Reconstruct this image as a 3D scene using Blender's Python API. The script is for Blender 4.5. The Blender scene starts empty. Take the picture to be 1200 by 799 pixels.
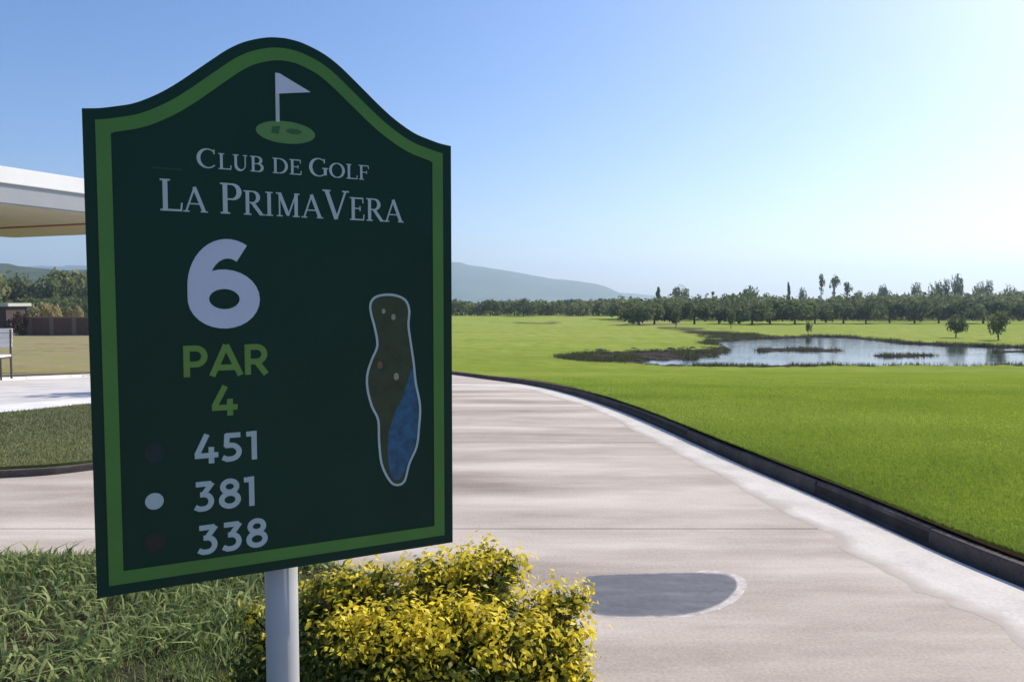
import bpy, bmesh, math, random
import numpy as np
from mathutils import Vector, Matrix

rng = np.random.default_rng(7)
random.seed(7)
scn = bpy.context.scene
COL = scn.collection
rad = math.radians

# ------------------------------------------------------------------ camera, sky, sun, exposure
FPX, HOR, EYE = 850.0, 354.0, 1.5            # focal length in px of a 1200 px wide frame, eye height
PITCH = math.atan((399.5 - HOR) / FPX)
cam = bpy.data.cameras.new('camera')
cam.sensor_width = 36.0
cam.lens = FPX / 1200 * 36.0
cam.clip_start, cam.clip_end = 0.05, 12000
camo = bpy.data.objects.new('camera', cam)
camo.location = (0, 0, EYE)
camo.rotation_euler = (math.pi / 2 - PITCH, 0, 0)
COL.objects.link(camo)
scn.camera = camo

SUN_AZ, SUN_EL = rad(54), rad(40)
world = bpy.data.worlds.new('World')
scn.world = world
world.use_nodes = True
wn = world.node_tree.nodes
sky = wn.new('ShaderNodeTexSky')
sky.sky_type = 'NISHITA'
sky.sun_disc = False
sky.sun_elevation = SUN_EL
sky.sun_rotation = SUN_AZ
sky.altitude = 0
sky.air_density = 1.0
sky.dust_density = 1.3
sky.ozone_density = 3.0
tintn = wn.new('ShaderNodeMix'); tintn.data_type = 'RGBA'; tintn.blend_type = 'MULTIPLY'
tintn.inputs[0].default_value = 1.0; tintn.inputs[7].default_value = (.985, .96, 1.045, 1)
world.node_tree.links.new(sky.outputs[0], tintn.inputs[6])
sat = wn.new('ShaderNodeHueSaturation'); sat.inputs['Saturation'].default_value = 1.22
world.node_tree.links.new(tintn.outputs[2], sat.inputs['Color'])
world.node_tree.links.new(sat.outputs[0], wn['Background'].inputs[0])
wn['Background'].inputs[1].default_value = 0.115

sd = Vector((math.sin(SUN_AZ) * math.cos(SUN_EL), math.cos(SUN_AZ) * math.cos(SUN_EL), math.sin(SUN_EL)))
sl = bpy.data.lights.new('sun', 'SUN')
sl.energy = 4.2
sl.angle = rad(0.53)
sl.color = (1.0, 0.91, 0.78)
so = bpy.data.objects.new('sun', sl)
so.rotation_euler = sd.to_track_quat('Z', 'Y').to_euler()
COL.objects.link(so)

scn.view_settings.view_transform = 'Standard'
scn.view_settings.look = 'None'
scn.view_settings.exposure = 0.48
scn.view_settings.gamma = 1.0
scn.view_settings.use_curve_mapping = False
scn.cycles.use_denoising = True
scn.cycles.max_bounces = 8
scn.cycles.volume_bounces = 1
scn.cycles.transparent_max_bounces = 8

# ------------------------------------------------------------------ helpers
def hgt(y):
    """Height of the open ground: flat by the sign, then falling gently to the level of the pond."""
    t = np.clip((np.asarray(y, float) - 8.0) / 23.0, 0, 1)
    return -1.28 * t * t * (3 - 2 * t)

def ray(px, py):
    d = Vector((0, math.cos(PITCH), -math.sin(PITCH)))
    u = Vector((0, math.sin(PITCH), math.cos(PITCH)))
    return d + Vector(((px - 600) / FPX, 0, 0)) + u * ((399.5 - py) / FPX)

def G(px, py, off=0.0):
    """Where a line of sight measured on the photograph meets the ground."""
    r = ray(px, py)
    y = np.concatenate([np.arange(0.5, 60, 0.01), np.arange(60, 900, 0.1)])
    z = EYE + r.z / r.y * y
    k = np.argmax(z <= hgt(y) + off)
    return np.array((r.x / r.y * y[k], y[k]))

def at(px, py, depth):
    r = ray(px, py)
    return Vector((0, 0, EYE)) + r * (depth / r.y)

def obj(name, me, mat=None, parent=None, smooth=False):
    o = bpy.data.objects.new(name, me)
    if mat is not None and len(me.materials) == 0:
        me.materials.append(mat)
    if smooth:
        me.polygons.foreach_set('use_smooth', [True] * len(me.polygons))
    COL.objects.link(o)
    if parent is not None:
        o.parent = parent
    return o

def tag(o, label=None, cat=None, group=None, kind=None):
    if label: o['label'] = label
    if cat: o['category'] = cat
    if group: o['group'] = group
    if kind: o['kind'] = kind
    return o

def thing(name, label, cat, loc=(0, 0, 0), rz=0.0, group=None):
    o = bpy.data.objects.new(name, None)
    o.empty_display_size = 0.2
    o.location = loc
    o.rotation_euler = (0, 0, rz)
    COL.objects.link(o)
    return tag(o, label, cat, group)

def dup(root, loc, rz=0.0, scale=1.0, label=None, group=None):
    r = root.copy(); COL.objects.link(r)
    r.location = loc; r.rotation_euler = (0, 0, rz)
    r.scale = scale if isinstance(scale, (tuple, list)) else (scale,) * 3
    if label: r['label'] = label
    if group: r['group'] = group
    for ch in list(root.children):
        c = ch.copy(); COL.objects.link(c); c.parent = r
        for g in ch.children:
            d = g.copy(); COL.objects.link(d); d.parent = c
    return r

def mesh(name, V, F):
    me = bpy.data.meshes.new(name)
    me.from_pydata([tuple(map(float, v)) for v in V], [], [tuple(map(int, f)) for f in F])
    me.update()
    return me

def mesh_np(name, V, F, k):
    """Fast mesh of n-gons with k corners each."""
    V = np.asarray(V, np.float32); F = np.asarray(F, np.int32)
    me = bpy.data.meshes.new(name)
    me.vertices.add(len(V)); me.vertices.foreach_set('co', V.ravel())
    me.loops.add(F.size); me.loops.foreach_set('vertex_index', F.ravel())
    me.polygons.add(len(F))
    me.polygons.foreach_set('loop_start', np.arange(0, F.size, k, dtype=np.int32))
    me.polygons.foreach_set('loop_total', np.full(len(F), k, np.int32))
    me.update(calc_edges=True)
    return me

def attr(me, name, vals):
    a = me.attributes.new(name, 'FLOAT', 'POINT')
    a.data.foreach_set('value', np.asarray(vals, np.float32))

class MB:
    def __init__(s): s.V, s.F = [], []
    def add(s, V, F):
        n = len(s.V); s.V += [tuple(v) for v in V]; s.F += [tuple(i + n for i in f) for f in F]
    def box(s, c, d, M=None):
        x, y, z = (k / 2 for k in d)
        V = [Vector((sx * x, sy * y, sz * z)) for sz in (-1, 1) for sx, sy in ((-1, -1), (1, -1), (1, 1), (-1, 1))]
        if M is not None: V = [M @ v for v in V]
        c = Vector(c)
        s.add([v + c for v in V], [(3, 2, 1, 0), (4, 5, 6, 7), (0, 1, 5, 4), (1, 2, 6, 5), (2, 3, 7, 6), (3, 0, 4, 7)])
    def tube(s, pts, rs, n=10, cap=True):
        V, F = [], []
        for i, p in enumerate(pts):
            p = Vector(p)
            a = Vector(pts[max(i - 1, 0)]); b = Vector(pts[min(i + 1, len(pts) - 1)])
            t = (b - a).normalized()
            u = t.orthogonal().normalized() if abs(t.z) < .99 else Vector((1, 0, 0))
            if abs(t.z) >= .99: u = (u - t * u.dot(t)).normalized()
            w = t.cross(u)
            for k in range(n):
                an = 2 * math.pi * k / n
                V.append(p + (u * math.cos(an) + w * math.sin(an)) * rs[i])
        for i in range(len(pts) - 1):
            for k in range(n):
                F.append((i * n + k, i * n + (k + 1) % n, (i + 1) * n + (k + 1) % n, (i + 1) * n + k))
        if cap:
            F.append(tuple(range(n - 1, -1, -1))); F.append(tuple(range((len(pts) - 1) * n, len(pts) * n)))
        s.add(V, F)
    def prism(s, poly, z0, z1):
        """Vertical prism on a counter-clockwise outline; z0/z1 may be functions of (x, y)."""
        f0 = z0 if callable(z0) else (lambda x, y: z0)
        f1 = z1 if callable(z1) else (lambda x, y: z1)
        n = len(poly)
        V = [(x, y, f0(x, y)) for x, y in poly] + [(x, y, f1(x, y)) for x, y in poly]
        F = [tuple(range(n, 2 * n)), tuple(range(n - 1, -1, -1))]
        F += [(i, (i + 1) % n, n + (i + 1) % n, n + i) for i in range(n)]
        s.add(V, F)
    def build(s, name, mat, parent=None, smooth=False, bevel=0.0, tri=False):
        me = mesh(name, s.V, s.F)
        if bevel or tri:
            bm = bmesh.new(); bm.from_mesh(me)
            if bevel:
                bmesh.ops.bevel(bm, geom=list(bm.edges), offset=bevel, segments=2, affect='EDGES', clamp_overlap=True)
            if tri:
                bmesh.ops.triangulate(bm, faces=[f for f in bm.faces if len(f.verts) > 4])
            bm.to_mesh(me); bm.free()
        return obj(name, me, mat, parent, smooth)

def catmull(P, k=8, closed=False):
    P = [np.asarray(p, float) for p in P]; n = len(P); out = []
    for i in range(n if closed else n - 1):
        g = (lambda j: P[j % n]) if closed else (lambda j: P[min(max(j, 0), n - 1)])
        a, b, c, d = g(i - 1), g(i), g(i + 1), g(i + 2)
        for t in np.linspace(0, 1, k, endpoint=False):
            out.append(.5 * (2 * b + (c - a) * t + (2 * a - 5 * b + 4 * c - d) * t * t + (3 * b - a - 3 * c + d) * t ** 3))
    if not closed: out.append(P[-1])
    return np.array(out)

def clip_half(poly, axis, val, keep_ge):
    out = []
    for i in range(len(poly)):
        a, b = poly[i], poly[(i + 1) % len(poly)]
        ia = (a[axis] >= val) == keep_ge; ib = (b[axis] >= val) == keep_ge
        if ia: out.append(a)
        if ia != ib:
            t = (val - a[axis]) / (b[axis] - a[axis])
            out.append(tuple(a[k] + (b[k] - a[k]) * t for k in (0, 1)))
    return out

def area(p):
    p = np.asarray(p); x, y = p[:, 0], p[:, 1]
    return .5 * np.sum(x * np.roll(y, -1) - y * np.roll(x, -1))

def ccw(p):
    p = [tuple(q) for q in p]
    return p if area(p) > 0 else p[::-1]

def inside(P, poly):
    P = np.asarray(P, float); q = np.asarray(poly, float)
    r = np.zeros(len(P), bool)
    for a, b in zip(q, np.roll(q, -1, 0)):
        if a[1] == b[1]: continue
        c = ((a[1] > P[:, 1]) != (b[1] > P[:, 1]))
        r ^= c & (P[:, 0] < (b[0] - a[0]) * (P[:, 1] - a[1]) / (b[1] - a[1]) + a[0])
    return r

def edge_dist(P, poly, closed=True):
    P = np.asarray(P, float); q = np.asarray(poly, float)
    best = np.full(len(P), 1e9)
    pairs = list(zip(q, np.roll(q, -1, 0))) if closed else list(zip(q[:-1], q[1:]))
    for a, b in pairs:
        ab = b - a; L = ab @ ab + 1e-12
        t = np.clip(((P - a) @ ab) / L, 0, 1)
        best = np.minimum(best, np.hypot(*(P - a - t[:, None] * ab).T))
    return best

def vnoise(x, y, seed=0):
    """Smooth value noise in the range 0..1."""
    x = np.asarray(x, float); y = np.asarray(y, float)
    xi = np.floor(x).astype(np.int64); yi = np.floor(y).astype(np.int64)
    fx = x - xi; fy = y - yi
    fx = fx * fx * (3 - 2 * fx); fy = fy * fy * (3 - 2 * fy)
    def hsh(a, b):
        v = (a * 374761393 + b * 668265263 + seed * 974711) & 0x7fffffff
        v = ((v ^ (v >> 13)) * 1274126177) & 0x7fffffff
        return ((v ^ (v >> 16)) & 0xffff) / 65535.0
    return (hsh(xi, yi) * (1 - fx) + hsh(xi + 1, yi) * fx) * (1 - fy) + (hsh(xi, yi + 1) * (1 - fx) + hsh(xi + 1, yi + 1) * fx) * fy

# ------------------------------------------------------------------ materials
class NT:
    def __init__(s, name):
        s.m = bpy.data.materials.new(name); s.m.use_nodes = True
        s.t = s.m.node_tree; s.n = s.t.nodes; s.p = s.n['Principled BSDF']; s.out = s.n['Material Output']
    def L(s, a, b): s.t.links.new(a, b)
    def coord(s, scale=(1, 1, 1), kind='Object'):
        c = s.n.new('ShaderNodeTexCoord'); m = s.n.new('ShaderNodeMapping')
        m.inputs['Scale'].default_value = scale
        s.L(c.outputs[kind], m.inputs[0]); return m.outputs[0]
    def noise(s, vec, scale, detail=4, rough=.55):
        t = s.n.new('ShaderNodeTexNoise'); s.L(vec, t.inputs['Vector'])
        t.inputs['Scale'].default_value = scale; t.inputs['Detail'].default_value = detail
        t.inputs['Roughness'].default_value = rough
        return t.outputs['Fac']
    def ramp(s, fac, stops):
        r = s.n.new('ShaderNodeValToRGB'); s.L(fac, r.inputs[0])
        e = r.color_ramp.elements
        while len(e) < len(stops): e.new(.5)
        for el, (p, c) in zip(e, stops):
            el.position = p; el.color = (*c, 1)
        return r.outputs[0]
    def mix(s, fac, a, b, mode='MIX'):
        x = s.n.new('ShaderNodeMix'); x.data_type = 'RGBA'; x.blend_type = mode
        for sock, v in ((x.inputs[0], fac), (x.inputs[6], a), (x.inputs[7], b)):
            if hasattr(v, 'links'): s.L(v, sock)
            else: sock.default_value = v if isinstance(v, (int, float)) else (*v, 1)
        return x.outputs[2]
    def attr(s, name):
        a = s.n.new('ShaderNodeAttribute'); a.attribute_name = name; return a.outputs['Fac']
    def math(s, op, a, b=0.0):
        x = s.n.new('ShaderNodeMath'); x.operation = op
        for sock, v in zip(x.inputs, (a, b)):
            if hasattr(v, 'links'): s.L(v, sock)
            else: sock.default_value = v
        return x.outputs[0]
    def bump(s, h, strength=.3, dist=.01):
        b = s.n.new('ShaderNodeBump'); b.inputs['Strength'].default_value = strength
        b.inputs['Distance'].default_value = dist; s.L(h, b.inputs['Height']); s.L(b.outputs[0], s.p.inputs['Normal'])
        return b.outputs[0]
    def set(s, color=None, rough=None, spec=None, metal=None):
        if color is not None:
            if hasattr(color, 'links'): s.L(color, s.p.inputs['Base Color'])
            else: s.p.inputs['Base Color'].default_value = (*color, 1)
        if rough is not None:
            if hasattr(rough, 'links'): s.L(rough, s.p.inputs['Roughness'])
            else: s.p.inputs['Roughness'].default_value = rough
        if spec is not None: s.p.inputs['Specular IOR Level'].default_value = spec
        if metal is not None: s.p.inputs['Metallic'].default_value = metal
        return s
    def translucent(s, color, fac):
        t = s.n.new('ShaderNodeBsdfTranslucent'); x = s.n.new('ShaderNodeMixShader')
        if hasattr(color, 'links'): s.L(color, t.inputs[0])
        else: t.inputs[0].default_value = (*color, 1)
        x.inputs[0].default_value = fac
        s.L(s.p.outputs[0], x.inputs[1]); s.L(t.outputs[0], x.inputs[2]); s.L(x.outputs[0], s.out.inputs[0])

def paint(name, c, rough=.5, var=.12, scale=6, spec=.4, bump=0.0, metal=0.0):
    """Painted or plain surface with faint wear in colour and gloss."""
    t = NT(name); v = t.coord()
    n = t.noise(v, scale, 5)
    lo = tuple(k * (1 - var) for k in c); hi = tuple(min(1, k * (1 + var)) for k in c)
    t.set(t.ramp(n, [(.3, lo), (.7, hi)]), None, spec, metal)
    r = t.ramp(n, [(.3, (rough * .85,) * 3), (.7, (min(1, rough * 1.15),) * 3)])
    t.L(r, t.p.inputs['Roughness'])
    if bump: t.bump(t.noise(v, scale * 12, 4), bump, .004)
    return t.m

def leafy(name, lo, hi, trans=.35, trans_col=None, rough=.55, spec=.25):
    """Leaf material; the leaf attribute 'tint' (0..1) runs from the old leaf colour to the young one."""
    t = NT(name)
    c = t.mix(t.attr('tint'), lo, hi)
    t.set(c, rough if not name.startswith('crown') else .9, spec if not name.startswith('crown') else .0)
    tc = t.mix(t.attr('tint'), tuple(min(1, k * 1.3) for k in lo), trans_col or tuple(min(1, k * 1.35) for k in hi))
    t.translucent(tc, trans)
    return t.m

M = {}
M['panel'] = paint('panel_paint', (.0050, .0330, .0210), .45, .16, 3, .16)
M['panel_edge'] = paint('panel_edge_paint', (.008, .025, .03), .5, .1)
M['border'] = paint('border_green', (.062, .185, .034), .45, .10, 8, .3)
M['print_white'] = paint('print_white', (.46, .53, .64), .45, .05, 20, .3)
M['print_serif'] = paint('print_pale_grey', (.36, .46, .475), .45, .06, 20, .3)
M['print_green'] = paint('print_green', (.11, .235, .045), .45, .06, 20, .3)
M['print_emblem'] = paint('print_emblem_green', (.085, .21, .06), .45, .08, 20, .3)
M['print_emblem_dark'] = paint('print_emblem_dark_green', (.03, .10, .03), .45, .08, 20, .3)
M['print_red'] = paint('print_dark_red', (.014, .017, .015), .45, .08, 20, .3)
M['print_navy'] = paint('print_navy', (.005, .021, .026), .45, .08, 20, .3)
M['print_faint'] = paint('print_faint_line', (.022, .046, .046), .5, .08, 20, .3)
M['print_blue'] = paint('print_pond_blue', (.022, .090, .170), .45, .45, 55, .3)
M['print_olive'] = paint('print_fairway_olive', (.030, .046, .020), .45, .25, 40, .3)
M['print_sand'] = paint('print_sand', (.26, .26, .19), .45, .1, 40, .3)
M['print_tan'] = paint('print_tan', (.15, .10, .06), .45, .1, 40, .3)
M['post'] = paint('grey_post_paint', (.38, .39, .40), .38, .07, 9, .5)

t = NT('concrete_path'); v = t.coord()
st = t.noise(t.coord((.22, 1.25, 1)), 1.15, 6, .58)
bl = t.noise(t.coord((.7, 1.3, 1)), 1.1, 6, .62); fi = t.noise(v, 60, 4, .7)
c = t.ramp(st, [(.35, (.150, .118, .092)), (.44, (.29, .255, .212)), (.52, (.42, .380, .325)), (.61, (.62, .585, .53))])
c = t.mix(.45, c, t.ramp(bl, [(.33, (.22, .18, .145)), (.5, (.40, .355, .30)), (.66, (.53, .485, .42))]))
c = t.mix(.22, c, t.ramp(fi, [(.3, (.2, .18, .17)), (.7, (.72, .69, .67))]))
c = t.mix(1.0, c, (1.05, 1.0, .955), 'MULTIPLY')
t.set(c, .82, .3); t.bump(fi, .25, .004); M['path'] = t.m

t = NT('pale_concrete'); v = t.coord()
n = t.noise(v, 2.5, 7, .65); fi = t.noise(v, 45, 4, .7)
c = t.ramp(n, [(.32, (.44, .40, .35)), (.5, (.57, .53, .475)), (.7, (.65, .61, .555))])
c = t.mix(.25, c, t.ramp(fi, [(.3, (.35, .33, .31)), (.7, (.85, .83, .8))]))
bf = t.math('ADD', t.attr('blend'), t.math('MULTIPLY', t.math('SUBTRACT', n, .5), 1.6))
c = t.mix(t.ramp(bf, [(.12, (0, 0, 0)), (.75, (1, 1, 1))]), (.41, .365, .312), c)
t.set(c, .85, .3); t.bump(fi, .3, .004); M['pale'] = t.m

t = NT('kerb_concrete'); v = t.coord()
n = t.noise(v, 4, 6, .65); fi = t.noise(v, 50, 4, .7)
c = t.ramp(n, [(.3, (.045, .032, .025)), (.55, (.095, .070, .055)), (.75, (.19, .155, .13))])
c = t.mix(.2, c, t.ramp(fi, [(.3, (.06, .05, .045)), (.7, (.3, .28, .27))]))
t.set(c, .85, .25); t.bump(fi, .4, .005); M['kerb'] = t.m
M['white_path'] = paint('whitened_concrete', (.56, .54, .52), .7, .14, 1.4, .35, .15)
M['kerb_white'] = paint('white_kerb_surface', (.72, .71, .68), .75, .12, 3, .3, .2)

t = NT('oval_patch'); n = t.noise(t.coord((.5, 2.5, 1)), 5, 6, .6); n2 = t.noise(t.coord(), 22, 5, .7)
pcol = t.ramp(n, [(.3, (.080, .084, .100)), (.55, (.125, .128, .148)), (.75, (.23, .22, .225))])
fd = t.math('ADD', t.attr('fade'), t.math('MULTIPLY', t.math('SUBTRACT', n2, .5), 1.5))
t.set(t.mix(t.ramp(fd, [(.1, (0, 0, 0)), (.65, (1, 1, 1))]), (.36, .325, .285), t.mix(.2, pcol, t.ramp(n2, [(.3, (.05, .05, .06)), (.7, (.25, .245, .25))]))), .7, .3); t.bump(n2, .2, .004); M['patch'] = t.m
t = NT('pale_rim'); n = t.noise(t.coord(), 14, 5, .65)
t.set(t.ramp(n, [(.3, (.30, .27, .24)), (.5, (.50, .46, .43)), (.7, (.64, .60, .57))]), .75, .3); M['rim'] = t.m
M['joint'] = paint('joint_soil', (.06, .05, .045), .95, .3, 8, .1)
M['soil'] = paint('bed_soil', (.045, .035, .022), .95, .35, 10, .1, .6)

# open grass with mud and dried patches carried by the terrain
t = NT('open_grass'); v = t.coord()
big = t.noise(t.coord((.35, 1, 1)), .16, 5, .55); mid = t.noise(v, .9, 6, .65); fin = t.noise(v, 18, 5, .75)
g = t.ramp(big, [(.36, (.120, .195, .026)), (.5, (.175, .255, .036)), (.62, (.24, .305, .058))])
g = t.mix(.42, g, t.ramp(mid, [(.3, (.085, .140, .011)), (.7, (.235, .310, .030))]))
g = t.mix(.30, g, t.ramp(fin, [(.3, (.06, .095, .004)), (.7, (.31, .38, .02))]))
dry = t.ramp(t.math('ADD', t.math('MULTIPLY', mid, .6), t.math('MULTIPLY', big, .4)), [(.35, (.20, .165, .085)), (.5, (.31, .265, .16)), (.64, (.25, .26, .10))])
pale = t.ramp(mid, [(.3, (.215, .275, .050)), (.7, (.36, .40, .115))])  # pale grass tone that holds the distant sheen and haze
mud = t.ramp(t.noise(v, 1.6, 6, .7), [(.3, (.024, .021, .017)), (.55, (.058, .052, .044)), (.75, (.13, .12, .10))])
c = t.mix(t.attr('pale'), g, pale); c = t.mix(t.attr('dry'), c, dry)
c = t.mix(t.attr('mud'), c, mud)
t.set(c, .95, .0); t.bump(t.math('ADD', t.math('MULTIPLY', mid, .5), fin), .7, .05)
M['grass'] = t.m

M['blade'] = leafy('turf_blade', (.105, .170, .022), (.315, .40, .066), .5)
M['bed_blade'] = leafy('bed_grass_blade', (.090, .142, .046), (.36, .415, .15), .42)
M['island_blade'] = leafy('island_grass_blade', (.085, .11, .05), (.22, .23, .12), .25)
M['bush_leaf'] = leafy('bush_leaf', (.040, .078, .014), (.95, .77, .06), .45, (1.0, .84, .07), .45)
M['bark'] = paint('bark', (.10, .075, .055), .9, .35, 12, .15, .6)
M['crown_dark'] = leafy('crown_dark_green', (.062, .088, .032), (.18, .215, .088), .34)
M['crown_mid'] = leafy('crown_mid_green', (.115, .145, .050), (.29, .31, .135), .38)
M['crown_blue'] = leafy('crown_grey_green', (.12, .145, .095), (.25, .28, .18), .34)  # lightened grey green carries the far haze in the leaf colour
M['crown_dry'] = leafy('crown_straw', (.20, .16, .07), (.48, .41, .20), .35)
M['crown_red'] = leafy('crown_reddish', (.035, .022, .018), (.10, .065, .05), .2)

t = NT('pond_water'); v = t.coord((1, 1.6, 1))
t.set((.020, .026, .024), .07, .5); t.p.inputs['IOR'].default_value = 1.33
w1 = t.noise(v, 1.1, 4, .6); w2 = t.noise(v, .18, 4, .6)
t.bump(t.math('MULTIPLY', w1, t.math('MULTIPLY', w2, 1.4)), .32, .06)
M['water'] = t.m

t = NT('hill_scrub'); v = t.coord()
n = t.noise(v, .012, 8, .65)
t.set(t.ramp(n, [(.3, (.030, .050, .026)), (.55, (.06, .085, .04)), (.75, (.12, .12, .065))]), .95, .05); M['hill'] = t.m
t = NT('wooded_slope'); n = t.noise(t.coord(), .09, 8, .7)
t.set(t.ramp(n, [(.3, (.018, .034, .012)), (.5, (.045, .07, .022)), (.7, (.085, .105, .035))]), .95, .05); M['slope'] = t.m

M['roof_white'] = paint('white_render', (.80, .80, .79), .7, .05, 1.2, .3)
M['roof_grey'] = paint('grey_fascia', (.33, .35, .375), .6, .06, 1.2, .3)
M['soffit'] = paint('beige_soffit', (.44, .41, .34), .8, .07, 1.5, .2)
M['soffit_red'] = paint('rust_red_trim', (.30, .12, .08), .7, .1, 3, .2)
M['white_wood'] = paint('white_bench_paint', (.78, .75, .72), .5, .06, 6, .4)
M['dark_metal'] = paint('dark_metal', (.06, .055, .05), .5, .1, 10, .4)
M['brown_wall'] = paint('brown_wall', (.125, .062, .042), .85, .25, 5, .2, .5)
M['cap_stone'] = paint('wall_coping', (.20, .135, .10), .85, .15, 5, .2, .3)
M['hut_roof'] = paint('pale_sheet_roof', (.42, .43, .40), .6, .12, 3, .4)
M['hut_wall'] = paint('dark_hut_wall', (.06, .045, .04), .8, .2, 4, .2)

def blades(name, XY, Z0, hmin, hmax, w, lean, mat, tint, seg=1, kind='stuff', parent=None):
    n = len(XY); hgt_ = rng.uniform(hmin, hmax, n); an = rng.uniform(0, 2 * np.pi, n); la = rng.uniform(0, 2 * np.pi, n)
    ln = rng.uniform(.2, 1, n) * lean
    ww = np.asarray(w) * rng.uniform(.6, 1.2, n)
    dx, dy = np.cos(an) * ww, np.sin(an) * ww
    b = np.column_stack([XY, Z0])
    side = np.column_stack([dx, dy, 0 * dx])
    lv = np.column_stack([np.cos(la) * ln * hgt_, np.sin(la) * ln * hgt_, 0 * la])
    if seg == 1:
        tip = b + lv + np.column_stack([0 * la, 0 * la, hgt_])
        V = np.stack([b - side, b + side, tip], 1).reshape(-1, 3)
        F = np.arange(3 * n).reshape(-1, 3); k = 3; rep = 3
    else:
        up = np.column_stack([0 * la, 0 * la, hgt_])
        mid = b + lv * .35 + up * .62
        tip = b + lv * 1.25 + up * (1.05 - .25 * ln[:, None])
        V = np.stack([b - side, b + side, mid + side * .8, mid - side * .8, tip], 1).reshape(-1, 3)
        o = np.arange(n)[:, None] * 5
        F = np.concatenate([o + np.array([[0, 1, 2]]), o + np.array([[0, 2, 3]]), o + np.array([[3, 2, 4]])]).reshape(-1, 3); k = 3; rep = 5
    me_ = mesh_np(name, V, F, k); attr(me_, 'tint', np.repeat(tint, rep))
    return tag(obj(name, me_, mat, parent), kind=kind)

# ------------------------------------------------------------------ ground outlines
kerb_px = [(1260, 716), (1200, 689), (1130, 661), (1040, 620), (950, 579.5), (860, 541), (764, 497), (690, 468.5),
           (610, 449.5), (537, 438.5), (450, 434), (350, 434), (220, 437), (100, 442), (0, 446), (-160, 452)]
Kvis = [G(x, y) for x, y in kerb_px]
near = Kvis[0] - Kvis[1]; near /= np.hypot(*near)
Kpts = [Kvis[0] + near * d for d in (5.0, 2.5, 1.0)] + Kvis
Kline = catmull(Kpts, 14)
# smooth the far part so that the kerb has no kinks from reading the photograph
for _ in range(40):
    Kline[1:-1] = .5 * Kline[1:-1] + .25 * (Kline[:-2] + Kline[2:])
Lend = Kline[-1]
loop_back = [(Lend[0] - 14, Lend[1] - 2), (-48, 4), (-44, -20), (-20, -42), (10, -44), (24, -24), (13, -6)]
Kloop = np.array(list(map(tuple, Kline)) + loop_back)
th = np.arctan2(Kloop[:, 0], Kloop[:, 1]); rr = np.hypot(Kloop[:, 0], Kloop[:, 1])
o_ = np.argsort(th); th, rr = th[o_], rr[o_]
thx = np.concatenate([th - 2 * np.pi, th, th + 2 * np.pi]); rrx = np.tile(rr, 3)
def K_of(theta): return np.interp(theta, thx, rrx)

# ------------------------------------------------------------------ pond outline and terrain
WATER_Z = -1.24
def Wp(px, py):
    r = ray(px, py); y = (WATER_Z - EYE) / (r.z / r.y); return (r.x / r.y * y, y)
pond_px = [(742, 424.5), (752, 427), (775, 428.5), (810, 429.5), (860, 430), (960, 430), (1080, 430), (1210, 430),
           (1330, 431), (1390, 421), (1330, 411), (1200, 407.5), (1130, 405.5), (1060, 402.5), (1020, 398), (975, 395), (920, 396),
           (880, 397.5), (846, 400), (838, 404), (856, 408), (850, 412), (838, 417), (806, 420.5), (765, 422.5)]
pond = catmull([Wp(*p) for p in pond_px], 5, closed=True)

az = np.concatenate([np.arange(-180, -46, 2.0), np.arange(-46, 46, .16), np.arange(46, 180.01, 2.0)])
azr = np.radians(az); Kr = K_of(azr)
ts = np.concatenate([[0, .05, .12], np.arange(.25, 12, .25), np.arange(12, 62, .3), np.geomspace(62, 3200, 50)])
T, A = np.meshgrid(ts, azr, indexing='ij')
R = Kr[None, :] + .21 + T * (1 - .0 * Kr[None, :])
X = R * np.sin(A); Y = R * np.cos(A)
P = np.stack([X.ravel(), Y.ravel()], 1)
sdist = np.full(len(P), 99.0)
near_m = (P[:, 1] > 18) & (P[:, 1] < 75) & (P[:, 0] > -6) & (P[:, 0] < 60)
d = edge_dist(P[near_m], pond); ins = inside(P[near_m], pond)
sdist[near_m] = np.where(ins, -d, d)
Z = hgt(P[:, 1]) + .13
amp = np.clip((np.hypot(P[:, 0], P[:, 1]) - 9) / 20, 0, 1)
Z += amp * ((vnoise(P[:, 0] * .13, P[:, 1] * .13, 3) - .5) * .16 * np.clip((sdist - 2) / 12, 0, 1) + (vnoise(P[:, 0] * .6, P[:, 1] * .6, 4) - .5) * .03)
far = np.clip((P[:, 1] - 60) / 40, 0, 1)
Z += far * (vnoise(P[:, 0] * .03, P[:, 1] * .03, 5) - .5) * .25
bank = np.clip((.25 - sdist + (vnoise(P[:, 0] * .9, P[:, 1] * .9, 6) - .5) * .5) / .8, 0, 1)
bank = bank * bank * (3 - 2 * bank)
Z = Z * (1 - bank) + (WATER_Z - .22) * bank
Z += np.where((sdist > -.6) & (sdist < 1.2), (vnoise(P[:, 0] * 3.1, P[:, 1] * 3.1, 8) - .5) * .10, 0)
# low mud bars that break the water surface
for bar in ([(868, 409.5), (905, 407.5), (960, 408.5), (1004, 411), (985, 413), (940, 412), (890, 412.5)], [(1012, 416.5), (1060, 415), (1112, 416.5), (1095, 418), (1040, 418.5)],
            [(915, 419.5), (960, 418.5), (1000, 420), (970, 421.5)], [(1130, 411.5), (1190, 411), (1240, 412.5), (1180, 413.5)]):
    bp2 = np.array([Wp(*q) for q in bar]); db = edge_dist(P[near_m], bp2); db = np.where(inside(P[near_m], bp2), db, -db)
    zb_ = WATER_Z - .20 + np.clip((db + .12 + (vnoise(P[near_m][:, 0] * .8, P[near_m][:, 1] * .8, 77) - .5) * 1.1) / .7, 0, 1) * .26
    Z[near_m] = np.maximum(Z[near_m], zb_)
Vt = np.column_stack([P, Z])
n_t, n_a = T.shape
i0 = (np.arange(n_t - 1)[:, None] * n_a + np.arange(n_a - 1)[None, :]).ravel()
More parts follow.
